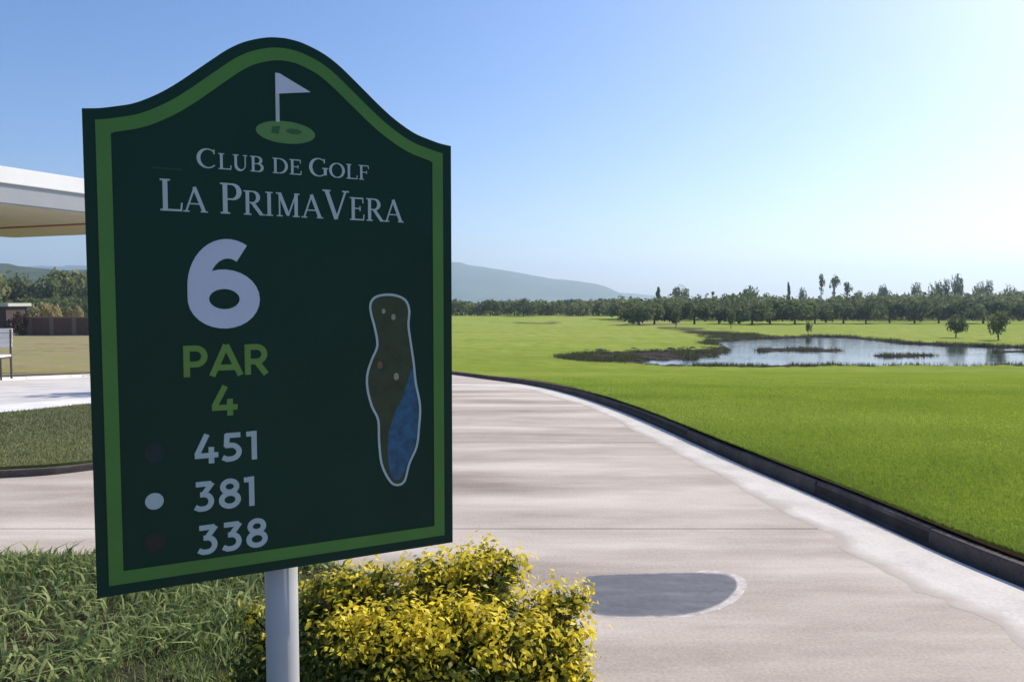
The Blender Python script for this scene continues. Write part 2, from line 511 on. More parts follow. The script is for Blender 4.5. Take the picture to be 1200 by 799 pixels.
Ft = np.stack([i0, i0 + n_a, i0 + n_a + 1, i0 + 1], 1)
me = mesh_np('lawn', Vt, Ft, 4)
wob = (vnoise(P[:, 0] * .5, P[:, 1] * .5, 9) - .5)
mud = np.clip((.95 - sdist + wob * 1.3) / .55, 0, 1)
# bare muddy shore and sandy scrapes west of the pond
def blob(px, py, rx, ry, soft=.35):
    c_ = G(px, py, .13); 
    q = np.hypot((P[:, 0] - c_[0]) / rx, (P[:, 1] - c_[1]) / ry) + wob * .8
    return np.clip((1 - q) / soft, 0, 1)
inlet = np.array([G(*q, .1) for q in ((645, 418), (690, 413.5), (740, 412), (800, 411), (845, 409), (855, 414), (820, 420), (780, 424.5), (735, 425.5), (690, 424), (660, 421))])
di = edge_dist(P[near_m], inlet); di = np.where(inside(P[near_m], inlet), -di, di)
mud[near_m] = np.maximum(mud[near_m], np.clip((.1 - di + wob[near_m] * .8) / .35, 0, 1))
mud = np.maximum(mud, blob(846, 392, 3.2, 10) * .95)
mud = np.maximum(mud, blob(800, 385, 2.6, 6) * .8)
mud = np.maximum(mud, blob(628, 377.5, 4.2, 5) * .8)
dry = np.clip((-P[:, 0] / np.maximum(P[:, 1], 1) - .33) / .1, 0, 1) * np.clip((P[:, 1] - 9) / 2, 0, 1) * np.clip((420 - P[:, 1]) / 60, 0, 1)
dry = dry * np.clip(.97 + wob * .6, 0, 1)
dry = np.maximum(dry, blob(760, 378, 4.5, 14) * .9)
band = .5 + .5 * np.tanh(2.2 * np.sin((P[:, 1] * .92 + P[:, 0] * .28) * .95 + 2.5 * (vnoise(P[:, 0] * .07, P[:, 1] * .07, 91) - .5)))
pale = np.clip((P[:, 1] - 12) / 45, 0, 1) ** .7 * np.clip((P[:, 0] + 30) / 20, 0, 1) * .8  # paler with distance: far sheen and haze put into the grass colour
pale = np.clip(pale + .16 * (band - .5) + .25 * (vnoise(P[:, 0] * .11, P[:, 1] * .2, 92) - .5), 0, 1)
attr(me, 'mud', mud); attr(me, 'dry', dry); attr(me, 'pale', pale)
tag(obj('lawn', me, M['grass'], smooth=True), kind='structure')

wm = MB(); cx, cy = pond.mean(0)
exp_ = [(p[0] + 1.2 * (p[0] - cx) / (np.hypot(p[0] - cx, p[1] - cy) + .01), p[1] + 1.2 * (p[1] - cy) / (np.hypot(p[0] - cx, p[1] - cy) + .01)) for p in pond]
x0, x1 = pond[:, 0].min() - 1.0, pond[:, 0].max() + 1.0; y0, y1 = pond[:, 1].min() - .9, pond[:, 1].max() + 1.0
wm.add([(x0, y0, WATER_Z), (x1, y0, WATER_Z), (x1, y1, WATER_Z), (x0, y1, WATER_Z)], [(0, 1, 2, 3)])
tag(wm.build('pond', M['water']), kind='structure')

# rocks along the narrow muddy inlet
def rock_mesh(seed):
    bm = bmesh.new(); bmesh.ops.create_icosphere(bm, subdivisions=2, radius=1)
    r_ = random.Random(seed)
    o3 = Vector((r_.random() * 9, r_.random() * 9, 0))
    for v_ in bm.verts:
        q = v_.co + o3
        k = .75 + .5 * float(vnoise(q.x * 1.4 + q.z, q.y * 1.4 - q.z, seed))
        v_.co = Vector((v_.co.x * k, v_.co.y * k * .9, v_.co.z * k * .62))
    me_ = bpy.data.meshes.new('rock'); bm.to_mesh(me_); bm.free(); return me_
M['rock'] = paint('bank_rock', (.045, .042, .040), .95, .4, 3, .0, .5)
rocks = [rock_mesh(s) for s in range(3)]
for k in range(34):
    px = 668 + 185 * random.random() ** .8; py = 416.5 + (px < 740) * 1.5 - (px - 668) / 185 * 3.5 + random.uniform(-3, 3.5); s = random.uniform(.12, .34)
    g = G(px, py, -.12)
    o = obj('rock', rocks[int(px) % 3], M['rock'], smooth=False)
    o.location = (g[0], g[1], WATER_Z + .07); o.scale = (s * 1.2, s * .75, s * .42); o.rotation_euler = (0, 0, px)
    tag(o, 'small dark rock on the muddy bank of the narrow pond inlet', 'rock', 'rocks along the pond inlet')

# rank grass on the muddy inlet, the bars and along the water's edge
q = rng.uniform(0, 1, 60000)
sel = np.where(near_m & (Z > WATER_Z + .01) & (mud > .35) & (P[:, 1] < 62))[0]
sel = rng.choice(sel, 34000)
XY = P[sel] + rng.normal(0, .12, (34000, 2)); g_ = vnoise(XY[:, 0] * .9, XY[:, 1] * .9, 95) > .40
XY, sel = XY[g_], sel[g_]
M['reed'] = leafy('rank_grass', (.028, .042, .012), (.115, .13, .045), .3)
blades('bank_grass', XY, Z[sel] - .02, .06, .24, .016, .6, M['reed'], rng.random(len(XY)))

# ------------------------------------------------------------------ hills
def ridge(name, prof, D, depth, mat, nx=140, ny=26, seed=0, rough=.10, taper=1.0):
    """Rolling ridge with real depth: crest heights measured at the given distance."""
    px = np.array([p[0] for p in prof]); py = np.array([p[1] for p in prof])
    xs = np.linspace(px[0], px[-1], nx)
    hs = (HOR - np.interp(xs, px, py)) / FPX * D
    V, F = [], []
    for j in range(ny):
        q = j / (ny - 1) * 2 - 1
        s = max(0, 1 - abs(q) ** 1.25)
        y_ = D + q * depth
        for i in range(nx):
            x_ = (xs[i] - 600) / FPX * D
            n_ = float(vnoise(x_ / D * 28, y_ / D * 28, seed) - .5) + .5 * float(vnoise(x_ / D * 70, y_ / D * 70, seed + 1) - .5)
            z_ = (hs[i] + EYE) * s * (1 + rough * n_ * (1 if 0 < j < ny - 1 else 0)) - (1.6 if s < 1e-6 else 1.2)
            V.append((x_, y_, z_))
    for j in range(ny - 1):
        for i in range(nx - 1):
            a = j * nx + i; F.append((a, a + 1, a + nx + 1, a + nx))
    return tag(obj(name, mesh(name, V, F), mat, smooth=True), kind='structure')
ridge('hill', [(-500, 330), (-200, 318), (60, 312), (240, 304), (380, 300), (480, 303), (530, 308), (566, 313), (602, 319), (645, 326.5), (680, 329.5),
               (705, 334), (728, 346), (745, 354)], 2400, 480, M['hill'], 160, 26, 11)
ridge('hill', [(560, 352), (640, 341), (690, 338), (730, 342), (790, 348), (860, 354)], 2750, 250, M['hill'], 80, 16, 21)
ridge('hill', [(-700, 318), (-300, 300), (-120, 300), (-20, 303), (20, 309), (60, 313), (110, 314), (220, 322), (360, 345), (420, 354)], 620, 190, M['slope'], 150, 26, 31, .16)

# ------------------------------------------------------------------ path: slabs on a dark base, pale edge, kerb
path = MB()
path.prism(ccw(Kloop[::2]), lambda x, y: float(hgt(y)) - .30, lambda x, y: float(hgt(y)) - .035)
path = tag(path.build('path', M['joint'], tri=True), kind='structure')
cuts = [-46, -12, -4, 1.84, 4.74, 7.7, 10.7, 13.6, 16.4, 19.2, 23, 30]
core = [tuple(p) for p in Kloop]
for a, b in zip(cuts[:-1], cuts[1:]):
    p = clip_half(clip_half(core, 1, a + .006, True), 1, b - .006, False)
    if len(p) < 3: continue
    for xa, xb in ((-60, -2.6), (-2.6, 30)) if a >= 10.7 else ((-60, -9.0), (-9.0, 30)):
        q = clip_half(clip_half(p, 0, xa + .005, True), 0, xb - .005, False)
        q = [q[i] for i in range(len(q)) if i == 0 or np.hypot(q[i][0] - q[i - 1][0], q[i][1] - q[i - 1][1]) > 1e-4]
        if len(q) < 3: continue
        m = MB(); m.prism(ccw(q), lambda x, y: float(hgt(y)) - .05, lambda x, y: float(hgt(y)))
        o = m.build('slab', M['white_path'] if a >= 10.7 and xb < 0 else M['path'], path, tri=True)
        ys_ = [v_.co.y for v_ in o.data.vertices]
        if max(ys_) > 8:
            bm = bmesh.new(); bm.from_mesh(o.data)
            for yc in np.arange(max(8, min(ys_)) + .2, max(ys_), .3):
                bmesh.ops.bisect_plane(bm, geom=bm.verts[:] + bm.edges[:] + bm.faces[:], plane_co=(0, float(yc), 0), plane_no=(0, 1, 0))
            for v_ in bm.verts:
                top_ = v_.co.z > -.02 - 5 and not all(abs(f.normal.z) < .5 or f.normal.z < 0 for f in v_.link_faces)
                v_.co.z = float(hgt(v_.co.y)) - (0 if top_ else .05)
            bm.to_mesh(o.data); bm.free()

def kline_normals(L):
    d_ = np.gradient(L, axis=0); d_ /= np.hypot(d_[:, 0], d_[:, 1])[:, None]
    return np.column_stack([d_[:, 1], -d_[:, 0]])      # to the right of travel
NK = kline_normals(Kline)
if NK[10] @ np.array((1, 1)) < 0: NK = -NK             # pointing out of the path, to the lawn

def sweep(name, L, N, prof, mat, parent=None, closed=False, kind=None):
    V, F = [], []; k = len(prof); n = len(L)
    for i in range(n):
        zb = float(hgt(L[i, 1]))
        for o, z in prof:
            q = L[i] + N[i] * o; V.append((q[0], q[1], zb + z))
    for i in range(n if closed else n - 1):
        j = (i + 1) % n
        for a in range(k):
            b = (a + 1) % k
            F.append((i * k + a, i * k + b, j * k + b, j * k + a))
    if not closed:
        F.append(tuple(range(k))); F.append(tuple(range((n - 1) * k, n * k))[::-1])
    me_ = mesh(name, V, F)
    bm = bmesh.new(); bm.from_mesh(me_); bmesh.ops.recalc_face_normals(bm, faces=bm.faces); bm.to_mesh(me_); bm.free()
    return obj(name, me_, mat, parent)
kp = [(.055, -.05), (.059, .086), (.067, .094), (.108, .096), (.116, .088), (.119, -.05)]
kbase = tag(sweep('kerb', Kline, NK, [(.062, -.06), (.062, .070), (.113, .074), (.113, -.06)], M['joint']), kind='structure')
arc_ = np.concatenate([[0], np.cumsum(np.hypot(*np.diff(Kline, axis=0).T))])
for k in range(int(arc_[-1] / 1.2)):
    sa = np.linspace(k * 1.2 + .006, (k + 1) * 1.2 - .006, 7)
    Ls = np.column_stack([np.interp(sa, arc_, Kline[:, 0]), np.interp(sa, arc_, Kline[:, 1])])
    Ns = np.column_stack([np.interp(sa, arc_, NK[:, 0]), np.interp(sa, arc_, NK[:, 1])])
    if Ls[0][1] < -1 or Ls[-1][0] < -22: continue
    jx, jz = random.uniform(-.006, .006), random.uniform(-.006, .005)
    sweep('kerb_stone', Ls, Ns, [(o_k + jx, z_k + (jz if z_k > 0 else 0)) for o_k, z_k in kp], M['kerb'] if Ls[0][0] > -3 else M['kerb_white'], kbase)
# dark strip between the kerb and the turf, and the cut edge of the turf
tag(sweep('turf_edge_strip', Kline, NK, [(.125, -.04), (.125, .062), (.23, .065), (.23, -.04)], M['soil']), kind='structure')

strip_px = [(1262, 792), (1200, 757), (1145, 723), (1094, 701), (1046, 679), (1004, 651), (950, 617), (900, 590), (860, 570), (837, 555),
            (764, 516), (700, 482), (640, 462), (585, 449)]
sp = catmull([G(x, y) for x, y in strip_px], 10)
sp = np.vstack([[sp[0] + near * 3], sp])
rawd = edge_dist(Kline, sp, closed=False)
ok_ = (np.arange(len(Kline)) > 6) & (Kline[:, 1] < sp[-1][1] - .3)
kx = Kline[ok_]; wd_ = rawd[ok_]
for _ in range(12): wd_[1:-1] = .5 * wd_[1:-1] + .25 * (wd_[:-2] + wd_[2:])
wd_ = wd_ * np.clip(np.linspace(len(wd_) / 12, 0, len(wd_)), .0, 1) + (vnoise(np.arange(len(wd_)) * .5, 0 * wd_, 40) - .5) * .035 + (vnoise(np.arange(len(wd_)) * .17, 0 * wd_, 42) - .5) * .09
sp2 = kx - NK[ok_] * np.maximum(wd_, .02)[:, None]
kk = kx - NK[ok_] * .004
V = []; F = []; BL = []
for a, b in zip(sp2, kk):
    for q in (0, .18, .4, .7, 1):
        e = a + (np.array(b) - a) * q; V.append((e[0], e[1], float(hgt(e[1])) + .0006)); BL.append(min(1, q / .4))
for i in range(len(sp2) - 1):
    for k in range(4): F.append((i * 5 + k, i * 5 + k + 1, i * 5 + k + 6, i * 5 + k + 5))
me = mesh('path_edge', V, F)
bm = bmesh.new(); bm.from_mesh(me); bmesh.ops.recalc_face_normals(bm, faces=bm.faces); bm.to_mesh(me); bm.free()
attr(me, 'blend', BL)
tag(obj('path_edge', me, M['pale']), kind='structure')

# dark rounded patch with its pale rim, lying on the path
op = [(684, 677), (704, 673), (760, 671.5), (800, 671), (838, 671.5), (856, 675), (864, 683), (861, 694), (848, 706), (826, 716), (796, 722), (760, 723.5), (720, 723), (694, 719), (680, 700)]
oc = catmull([G(*p) for p in op], 5, closed=True)
pc = oc.mean(0)
root = thing('path_patch', 'dark blue grey rounded patch with a pale rim on the concrete path beside the yellow bush', 'ground_patch', (pc[0], pc[1], 0))
rg = [(1.0, 0), (.975, .25), (.94, .6), (.88, .9), (.7, 1), (.35, 1), (.02, 1)]
V = [((x - pc[0]) * (1 - (1 - q) * .45), (y - pc[1]) * q, .0006) for q, _ in rg for x, y in oc]
n = len(oc)
F = [(k * n + i, k * n + (i + 1) % n, (k + 1) * n + (i + 1) % n, (k + 1) * n + i) for k in range(len(rg) - 1) for i in range(n)]
F.append(tuple((len(rg) - 1) * n + i for i in range(n)))
me = mesh('patch', V, F); attr(me, 'fade', [f for _, f in rg for _ in range(n)])
bm = bmesh.new(); bm.from_mesh(me); bmesh.ops.recalc_face_normals(bm, faces=bm.faces); bm.to_mesh(me); bm.free()
obj('patch', me, M['patch'], root)
d_ = np.roll(oc, -1, 0) - np.roll(oc, 1, 0); d_ /= np.hypot(*d_.T)[:, None] + 1e-9
nn = np.column_stack([d_[:, 1], -d_[:, 0]]) * (1 if area(oc) > 0 else -1)
wd = .010 + .034 * np.clip((oc[:, 0] - pc[0] + .05) / .4, 0, 1) + .016 * (vnoise(np.arange(len(oc)) * .6, 0 * d_[:, 0], 3) - .5)
wd *= np.where((oc[:, 1] > pc[1] + .15) & (oc[:, 0] < pc[0] + .25), .25, 1.0)
inn = oc + nn * .001 - pc; out = oc + nn * wd[:, None] - pc
n = len(oc); V = [(x, y, .0003) for x, y in inn] + [(x, y, .0009) for x, y in inn] + [(x, y, .0006) for x, y in out] + [(x, y, .0002) for x, y in out]
F = [(k * n + i, k * n + (i + 1) % n, (k + 1) * n + (i + 1) % n, (k + 1) * n + i) for k in range(3) for i in range(n)]
me = mesh('rim', V, F); bm = bmesh.new(); bm.from_mesh(me); bmesh.ops.recalc_face_normals(bm, faces=bm.faces); bm.to_mesh(me); bm.free()
obj('rim', me, M['rim'], root)

# ------------------------------------------------------------------ grass blades
# short turf right of the path, thinning out with distance
N = 330000
az_ = np.radians(rng.uniform(-12, 46, N)); r0 = K_of(az_) + .19
rb = r0 + rng.uniform(0, 1, N) ** 1.7 * np.minimum(13, 40 - r0)
XY = np.column_stack([rb * np.sin(az_), rb * np.cos(az_)])
keep = (XY[:, 1] < 18) & (rng.random(N) < np.clip((19 - np.hypot(*XY.T)) / 9, 0, 1))
XY, az_, rb = XY[keep], az_[keep], rb[keep]
dist = np.hypot(*XY.T)
tint = np.clip(.15 + .75 * rng.random(len(XY)) * (.4 + vnoise(XY[:, 0] * 1.3, XY[:, 1] * 1.3, 50)) + .2 * (vnoise(XY[:, 0] * .3, XY[:, 1] * .3, 51) - .5) + .3 * (vnoise(XY[:, 0] * .22, XY[:, 1] * .75, 52) - .5), 0, 1)
tint = np.clip(tint * np.clip(.66 + .06 * (dist - 4), .6, 1.1) + .14 * (np.tanh(2.2 * np.sin((XY[:, 1] * .92 + XY[:, 0] * .28) * .95)) * .5), 0, 1)
zz = hgt(XY[:, 1]) + .12
blades('lawn_grass', XY, zz, .018, .038, .0022 * np.clip(dist / 4, 1, 3), .9, M['blade'], tint)

# bed of longer grass in front on the left
bed = np.array([(.24, -3), (.24, 2.55), (.06, 2.85), (-.7, 3.75), (-1.15, 4.15), (-1.9, 4.22), (-2.95, 4.10), (-4.6, 3.95), (-9, 3.7), (-9, -3)])
bm_ = MB(); bm_.prism(ccw(bed), -.01, .035); tag(bm_.build('bed_soil', M['soil'], tri=True), kind='structure')
N = 250000
XY = np.column_stack([rng.uniform(-6.0, .2, N), .3 + (rng.random(N) ** .7) * 4.0])
XY = XY[inside(XY, bed)]
e = edge_dist(XY, bed)
clump = vnoise(XY[:, 0] * 6, XY[:, 1] * 6, 61)
keepp = rng.random(len(XY)) < .35 + .8 * clump
XY, e, clump = XY[keepp], e[keepp], clump[keepp]
tint = np.clip(rng.random(len(XY)) ** 1.7 * .9 + .15 * (clump - .5) + np.clip(1 - e / .25, 0, 1) * .35, 0, 1)
blades('bed_grass', XY, np.full(len(XY), .03) - .05 * vnoise(XY[:, 0] * 2.5, XY[:, 1] * 2.5, 63), .025, .085, .0032, .7, M['bed_blade'], tint, seg=2)

sel = rng.random(len(XY)) < .10 * (vnoise(XY[:, 0] * 2.2, XY[:, 1] * 2.2, 64) > .45)
blades('bed_weeds', XY[sel], np.full(sel.sum(), .03), .04, .12, .0085, 1.6, M['bed_blade'], np.clip(rng.random(sel.sum()) * 1.1, 0, 1), seg=2)

# grass island on the left, with a white kerb along its far side
isl_px = [(-160, 568), (0, 560), (60, 556.5), (110, 551), (190, 540), (255, 523), (262, 508), (220, 495), (150, 484), (108, 479.5), (60, 484), (0, 490), (-160, 503)]
isl = catmull([G(*p) for p in isl_px], 8, closed=True)
isl = np.array(ccw(isl))
d_ = np.roll(isl, -1, 0) - np.roll(isl, 1, 0); d_ /= np.hypot(*d_.T)[:, None]
ni = np.column_stack([-d_[:, 1], d_[:, 0]])            # to the inside of a ccw loop
tag(sweep('island_kerb', isl, ni, [(0, -.05), (.004, .05), (.008, .06), (.05, .06), (.06, .05), (.064, -.05)], M['kerb'], closed=True), kind='structure')
c_in = isl + ni * .066
w_i = np.array([i for i in range(len(isl)) if isl[i, 1] > 9.3 and isl[i, 0] < -4.2])
w_i = w_i[np.argsort(isl[w_i, 0])]
tag(sweep('white_kerb', isl[w_i], -ni[w_i], [(.004, -.05), (.004, .075), (.014, .085), (.95, .06), (.97, .05), (.97, -.05)], M['kerb_white']), kind='structure')
m = MB(); m.prism(ccw(c_in), lambda x, y: float(hgt(y)) - .02, lambda x, y: float(hgt(y)) + .085)
o = m.build('grass_island', M['grass'], tri=True); tag(o, kind='structure')
for a_ in ('mud', 'dry', 'pale'): attr(o.data, a_, np.full(len(o.data.vertices), {'mud': .3, 'dry': .45, 'pale': 0}[a_]))
N = 60000
lo_, hi_ = c_in.min(0), c_in.max(0)
XY = rng.uniform(lo_, hi_, (N, 2)); XY = XY[inside(XY, c_in)]
blades('island_grass', XY, hgt(XY[:, 1]) + .08, .015, .035, .005, .9, M['island_blade'], np.clip(rng.random(len(XY)), 0, 1))

# ------------------------------------------------------------------ trees
def leaves(name, C, Nn, size, mat, tint, parent=None, aspect=.55):
    """Many small folded leaves: centres C, facing Nn."""
    n = len(C); C = np.asarray(C); Nn = np.asarray(Nn) / (np.linalg.norm(Nn, axis=1)[:, None] + 1e-9)
    rv = rng.normal(size=(n, 3)); u = np.cross(Nn, rv); u /= np.linalg.norm(u, axis=1)[:, None] + 1e-9
    w = np.cross(Nn, u)
    s = (size * rng.uniform(.6, 1.25, n))[:, None]
    V = np.stack([C - u * s, C - w * s * aspect + Nn * s * .12, C + u * s - Nn * s * .15, C + w * s * aspect + Nn * s * .12], 1).reshape(-1, 3)
    F = np.arange(4 * n).reshape(-1, 4)
    me_ = mesh_np(name, V, F, 4); attr(me_, 'tint', np.repeat(np.clip(tint, 0, 1), 4))
    return obj(name, me_, mat, parent)

def crown_points(kind, n, r_):
    """Leaf positions and outward normals for one unit-sized crown."""
    lumps = []
    if kind == 'round':
        for i in range(11):
            a = r_.uniform(0, 6.28); q = r_.uniform(0, 1) ** .5 * .62; z = r_.uniform(.38, .80)
            lumps.append((math.cos(a) * q * .95, math.sin(a) * q * .95, z, r_.uniform(.17, .30)))
        lumps.append((0, 0, .62, .40))
    elif kind == 'wide':
        for i in range(13):
            a = r_.uniform(0, 6.28); q = r_.uniform(0, 1) ** .5 * .85; z = r_.uniform(.42, .74) - .12 * q
            lumps.append((math.cos(a) * q, math.sin(a) * q, z, r_.uniform(.18, .30)))
    elif kind == 'tall':
        for i in range(9):
            a = r_.uniform(0, 6.28); z = .25 + .085 * i; q = .13 * (1.1 - z)
            lumps.append((math.cos(a) * q, math.sin(a) * q, z, .17 * (1.15 - z) + .03))
    elif kind == 'tuft':
        for i in range(7):
            a = r_.uniform(0, 6.28); q = r_.uniform(0, .18)
            lumps.append((math.cos(a) * q, math.sin(a) * q, r_.uniform(.72, .93), r_.uniform(.07, .14)))
        lumps.append((.05, 0, .55, .07)); lumps.append((-.08, .03, .63, .06))
    elif kind == 'bush':
        for i in range(10):
            a = r_.uniform(0, 6.28); q = r_.uniform(0, 1) ** .5 * .7; z = r_.uniform(.2, .72) * (1.05 - .4 * q)
            lumps.append((math.cos(a) * q, math.sin(a) * q, z, r_.uniform(.2, .32)))
    vol = np.array([l[3] ** 2 for l in lumps]); vol /= vol.sum()
    idx = rng.choice(len(lumps), n, p=vol)
    L = np.array(lumps)[idx]
    dv = rng.normal(size=(n, 3)); dv /= np.linalg.norm(dv, axis=1)[:, None]
    rad_ = L[:, 3] * rng.uniform(.35, 1.12, n) ** .6
    C = L[:, :3] + dv * rad_[:, None]
    C[:, 2] = np.maximum(C[:, 2], .03)
    Nn = dv + rng.normal(size=(n, 3)) * .5 + np.array((0, 0, .25))
    return C, Nn, lumps

def make_tree(kind, mat, label, group, n=520, leaf=.07, seed=0, loc=(0, 0, -50), trunk_r=.035):
    """Tree of height 1: a tapering trunk with limbs under a crown of leaves."""
    r_ = random.Random(seed)
    t_ = thing('tree' if kind != 'bush' else 'shrub', label, 'tree' if kind != 'bush' else 'shrub', loc, 0, group)
    C, Nn, lumps = crown_points(kind, n, r_)
    m_ = MB()
    top = {'round': .62, 'wide': .55, 'tall': .95, 'tuft': .85, 'bush': .35}[kind]
    bx, by = r_.uniform(-.03, .03), r_.uniform(-.03, .03)
    m_.tube([(0, 0, -.03), (bx * .4, by * .4, top * .35), (bx, by, top * .7), (bx * .6, by, top)],
            [trunk_r * 1.35, trunk_r, trunk_r * .8, trunk_r * .35], 7)
    for l in lumps[:7 if kind in ('round', 'wide', 'bush') else 3]:
        z0 = min(top * r_.uniform(.45, .8), l[2])
        m_.tube([(bx * .5, by * .5, z0), ((l[0] + bx) * .55, (l[1] + by) * .55, (z0 + l[2]) / 2 + .02), (l[0], l[1], l[2])],
                [trunk_r * .55, trunk_r * .38, trunk_r * .12], 5)
    m_.build('trunk', M['bark'], t_, smooth=True)
    tint_ = rng.random(n) * .7 + .3 * vnoise(C[:, 0] * 5, C[:, 2] * 5, seed)
    leaves('crown', C, Nn, np.full(n, leaf), mat, tint_, t_)
    return t_

used = {}
def plant(kind, matname, px, base_py, top_py, label, group=None, width=None, depth=None, n=520, leaf=.07, variants=3):
    """Place a tree by where its foot and top stand in the photograph (foot on the ground there)."""
    if depth is None:
        g = G(px, base_py, .13); x_, y_ = g; D = y_
    else:
        D = depth; x_ = ray(px, base_py).x / ray(px, base_py).y * D; y_ = D
    z_ = float(hgt(y_)) + .06
    H = at(px, top_py, y_).z - z_
    k = (kind, matname, random.randrange(variants))
    W = (width / FPX * D / 2) / {'round': .72, 'wide': 1.0, 'tall': .22, 'tuft': .26, 'bush': .92}[kind] if width else H
    loc = (x_, y_, z_); sc = (W, W, H); rz = random.uniform(0, 6.28)
    if k not in used:
        t_ = make_tree(kind, M[matname], label, group, n, leaf, seed=abs(hash(str(k))) % 999 if False else len(used) * 17 + 3)
        used[k] = t_
        t_.location = loc; t_.rotation_euler = (0, 0, rz); t_.scale = sc
        return t_
    r = dup(used[k], loc, rz, sc, label, group)
    for key, v in (('label', label), ('group', group)):
        if v: r[key] = v
        elif key in r: del r[key]
    return r

# orchard row beyond the pond (crowns meet, trunks show below)
gA = 'trees of the front row beyond the pond'
for px in (745, 768, 791, 812, 840, 858, 884, 902, 928, 955, 985, 1012, 1043, 1070, 1098, 1124, 1152, 1180, 1212, 1245, 1280, 1320):
    j = random.uniform(-1, 1)
    right = max(0, min(1, (px - 900) / 200))
    plant('wide', 'crown_dark', px + random.uniform(-4, 4), 379.5 + j - 1.5 * right, 352 + random.uniform(-3, 2) - 3 * right,
          'dark leafy tree in the front row of the tree line beyond the pond', gA, width=random.uniform(42, 60), n=760, leaf=.105)
gB = 'trees of the second row beyond the pond'
for px in range(732, 1330, 17):
    right = max(0, min(1, (px - 960) / 140))
    plant('wide', 'crown_mid', px + random.uniform(-6, 6), 373.5 + random.uniform(-.6, .6), 346.5 + random.uniform(-2, 2) - 4 * right,
          'sunlit green tree in the second row of the tree line beyond the pond', gB, width=random.uniform(42, 58), n=760, leaf=.10)
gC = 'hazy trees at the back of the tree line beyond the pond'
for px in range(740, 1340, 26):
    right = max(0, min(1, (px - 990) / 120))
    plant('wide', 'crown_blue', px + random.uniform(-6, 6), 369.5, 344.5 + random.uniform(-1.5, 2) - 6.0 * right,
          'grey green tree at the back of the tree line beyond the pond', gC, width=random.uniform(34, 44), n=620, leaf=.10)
gD = 'trees of the low far row left of the pond'
for px in range(436, 745, 15):
    plant('wide', random.choice(('crown_dark', 'crown_mid')), px + random.uniform(-4, 4), 370 + random.uniform(-.8, .6), 349 + random.uniform(-2, 1.5),
          'low dark tree in the far row along the fairway end under the hill', gD, width=random.uniform(30, 42), n=700, leaf=.10)
# taller trees that rise over the row
for kind, mt, px, top, w, lab in (
        ('tall', 'crown_dark', 771, 334.5, 9, 'dark column shaped tree rising over the left end of the tree line'),
        ('round', 'crown_blue', 797, 332.5, 26, 'pale rounded tree rising just right of the dark column shaped tree'),
        ('bush', 'crown_dark', 849, 340, 12, 'small dark tree top left of the broad dark tree over the row'),
        ('round', 'crown_dark', 877, 332, 24, 'broad dark tree rising over the middle of the tree line'),
        ('wide', 'crown_dark', 899, 339.5, 18, 'flat topped dark tree just right of the broad dark tree'),
        ('tall', 'crown_dark', 923.5, 329, 6, 'thin spire shaped tree between the broad tree and the twin tall palms'),
        ('round', 'crown_blue', 941, 335, 13, 'small pale tree top between the thin spire and the tall slender palm'),
        ('tuft', 'crown_dark', 962, 318, 10, 'tallest slender palm rising over the tree line'),
        ('tuft', 'crown_dark', 977, 322.5, 15, 'slender palm just right of the tallest palm'),
        ('tuft', 'crown_dark', 992.5, 328, 13, 'shorter palm with a dense tuft at the right of the palm trio'),
        ('round', 'crown_dark', 1007, 339, 12, 'low dark tree top just right of the palm trio'),
        ('round', 'crown_blue', 1036, 331, 16, 'pale round tree top standing alone right of the palms'),
        ('wide', 'crown_mid', 1060, 336.5, 22, 'low spreading tree left of the pointed dark tree'),
        ('round', 'crown_dark', 1074, 329.5, 14, 'pointed dark tree over the right half of the tree line'),
        ('round', 'crown_dark', 1097, 329, 18, 'dark tree rising left of the tallest tree at the right'),
        ('round', 'crown_dark', 1107, 325.5, 14, 'dark tree touching the left side of the tallest tree at the right'),
        ('round', 'crown_dark', 1122, 317.5, 17, 'tallest leafy tree over the right end of the tree line'),
        ('round', 'crown_mid', 1147, 329, 22, 'rounded tree right of the tallest leafy tree'),
        ('round', 'crown_dark', 1157, 327, 15, 'dark rounded tree near the right end of the tree line'),
        ('round', 'crown_mid', 1180, 331.5, 18, 'small rounded tree top at the far right of the tree line'),
        ('wide', 'crown_mid', 1212, 333, 28, 'spreading tree top at the right edge of the picture')):
    plant(kind, mt, px, 368.5, top + (2 if kind != 'tuft' else 1), lab, None, width=w, n=700 if kind != 'tuft' else 150, leaf=.075 if kind != 'tuft' else .05, variants=2)
# small trees standing on the grass in front of the row
for kind, mt, px, base, top, w, lab in (
        ('round', 'crown_dark', 947, 391.5, 376.5, 9, 'tiny round tree on the far pond bank left of the two small trees'),
        ('round', 'crown_dark', 1120, 395.5, 368, 25, 'left one of two small round trees on the grass behind the pond'),
        ('round', 'crown_dark', 1170, 398.5, 365, 27, 'right one of two small round trees on the grass behind the pond'),
        ('round', 'crown_dark', 792, 385, 358, 15, 'small thin trunked tree at the left end of the pond bank'),
        ('round', 'crown_dark', 856.5, 385, 361, 13, 'thin trunked young tree in front of the row behind the muddy shore'),
        ('bush', 'crown_mid', 742, 379, 370, 18, 'low shrub by the sandy scrape at the far end of the fairway')):
    plant(kind, mt, px, base, top, lab, None, width=w, n=620, leaf=.10, variants=2)

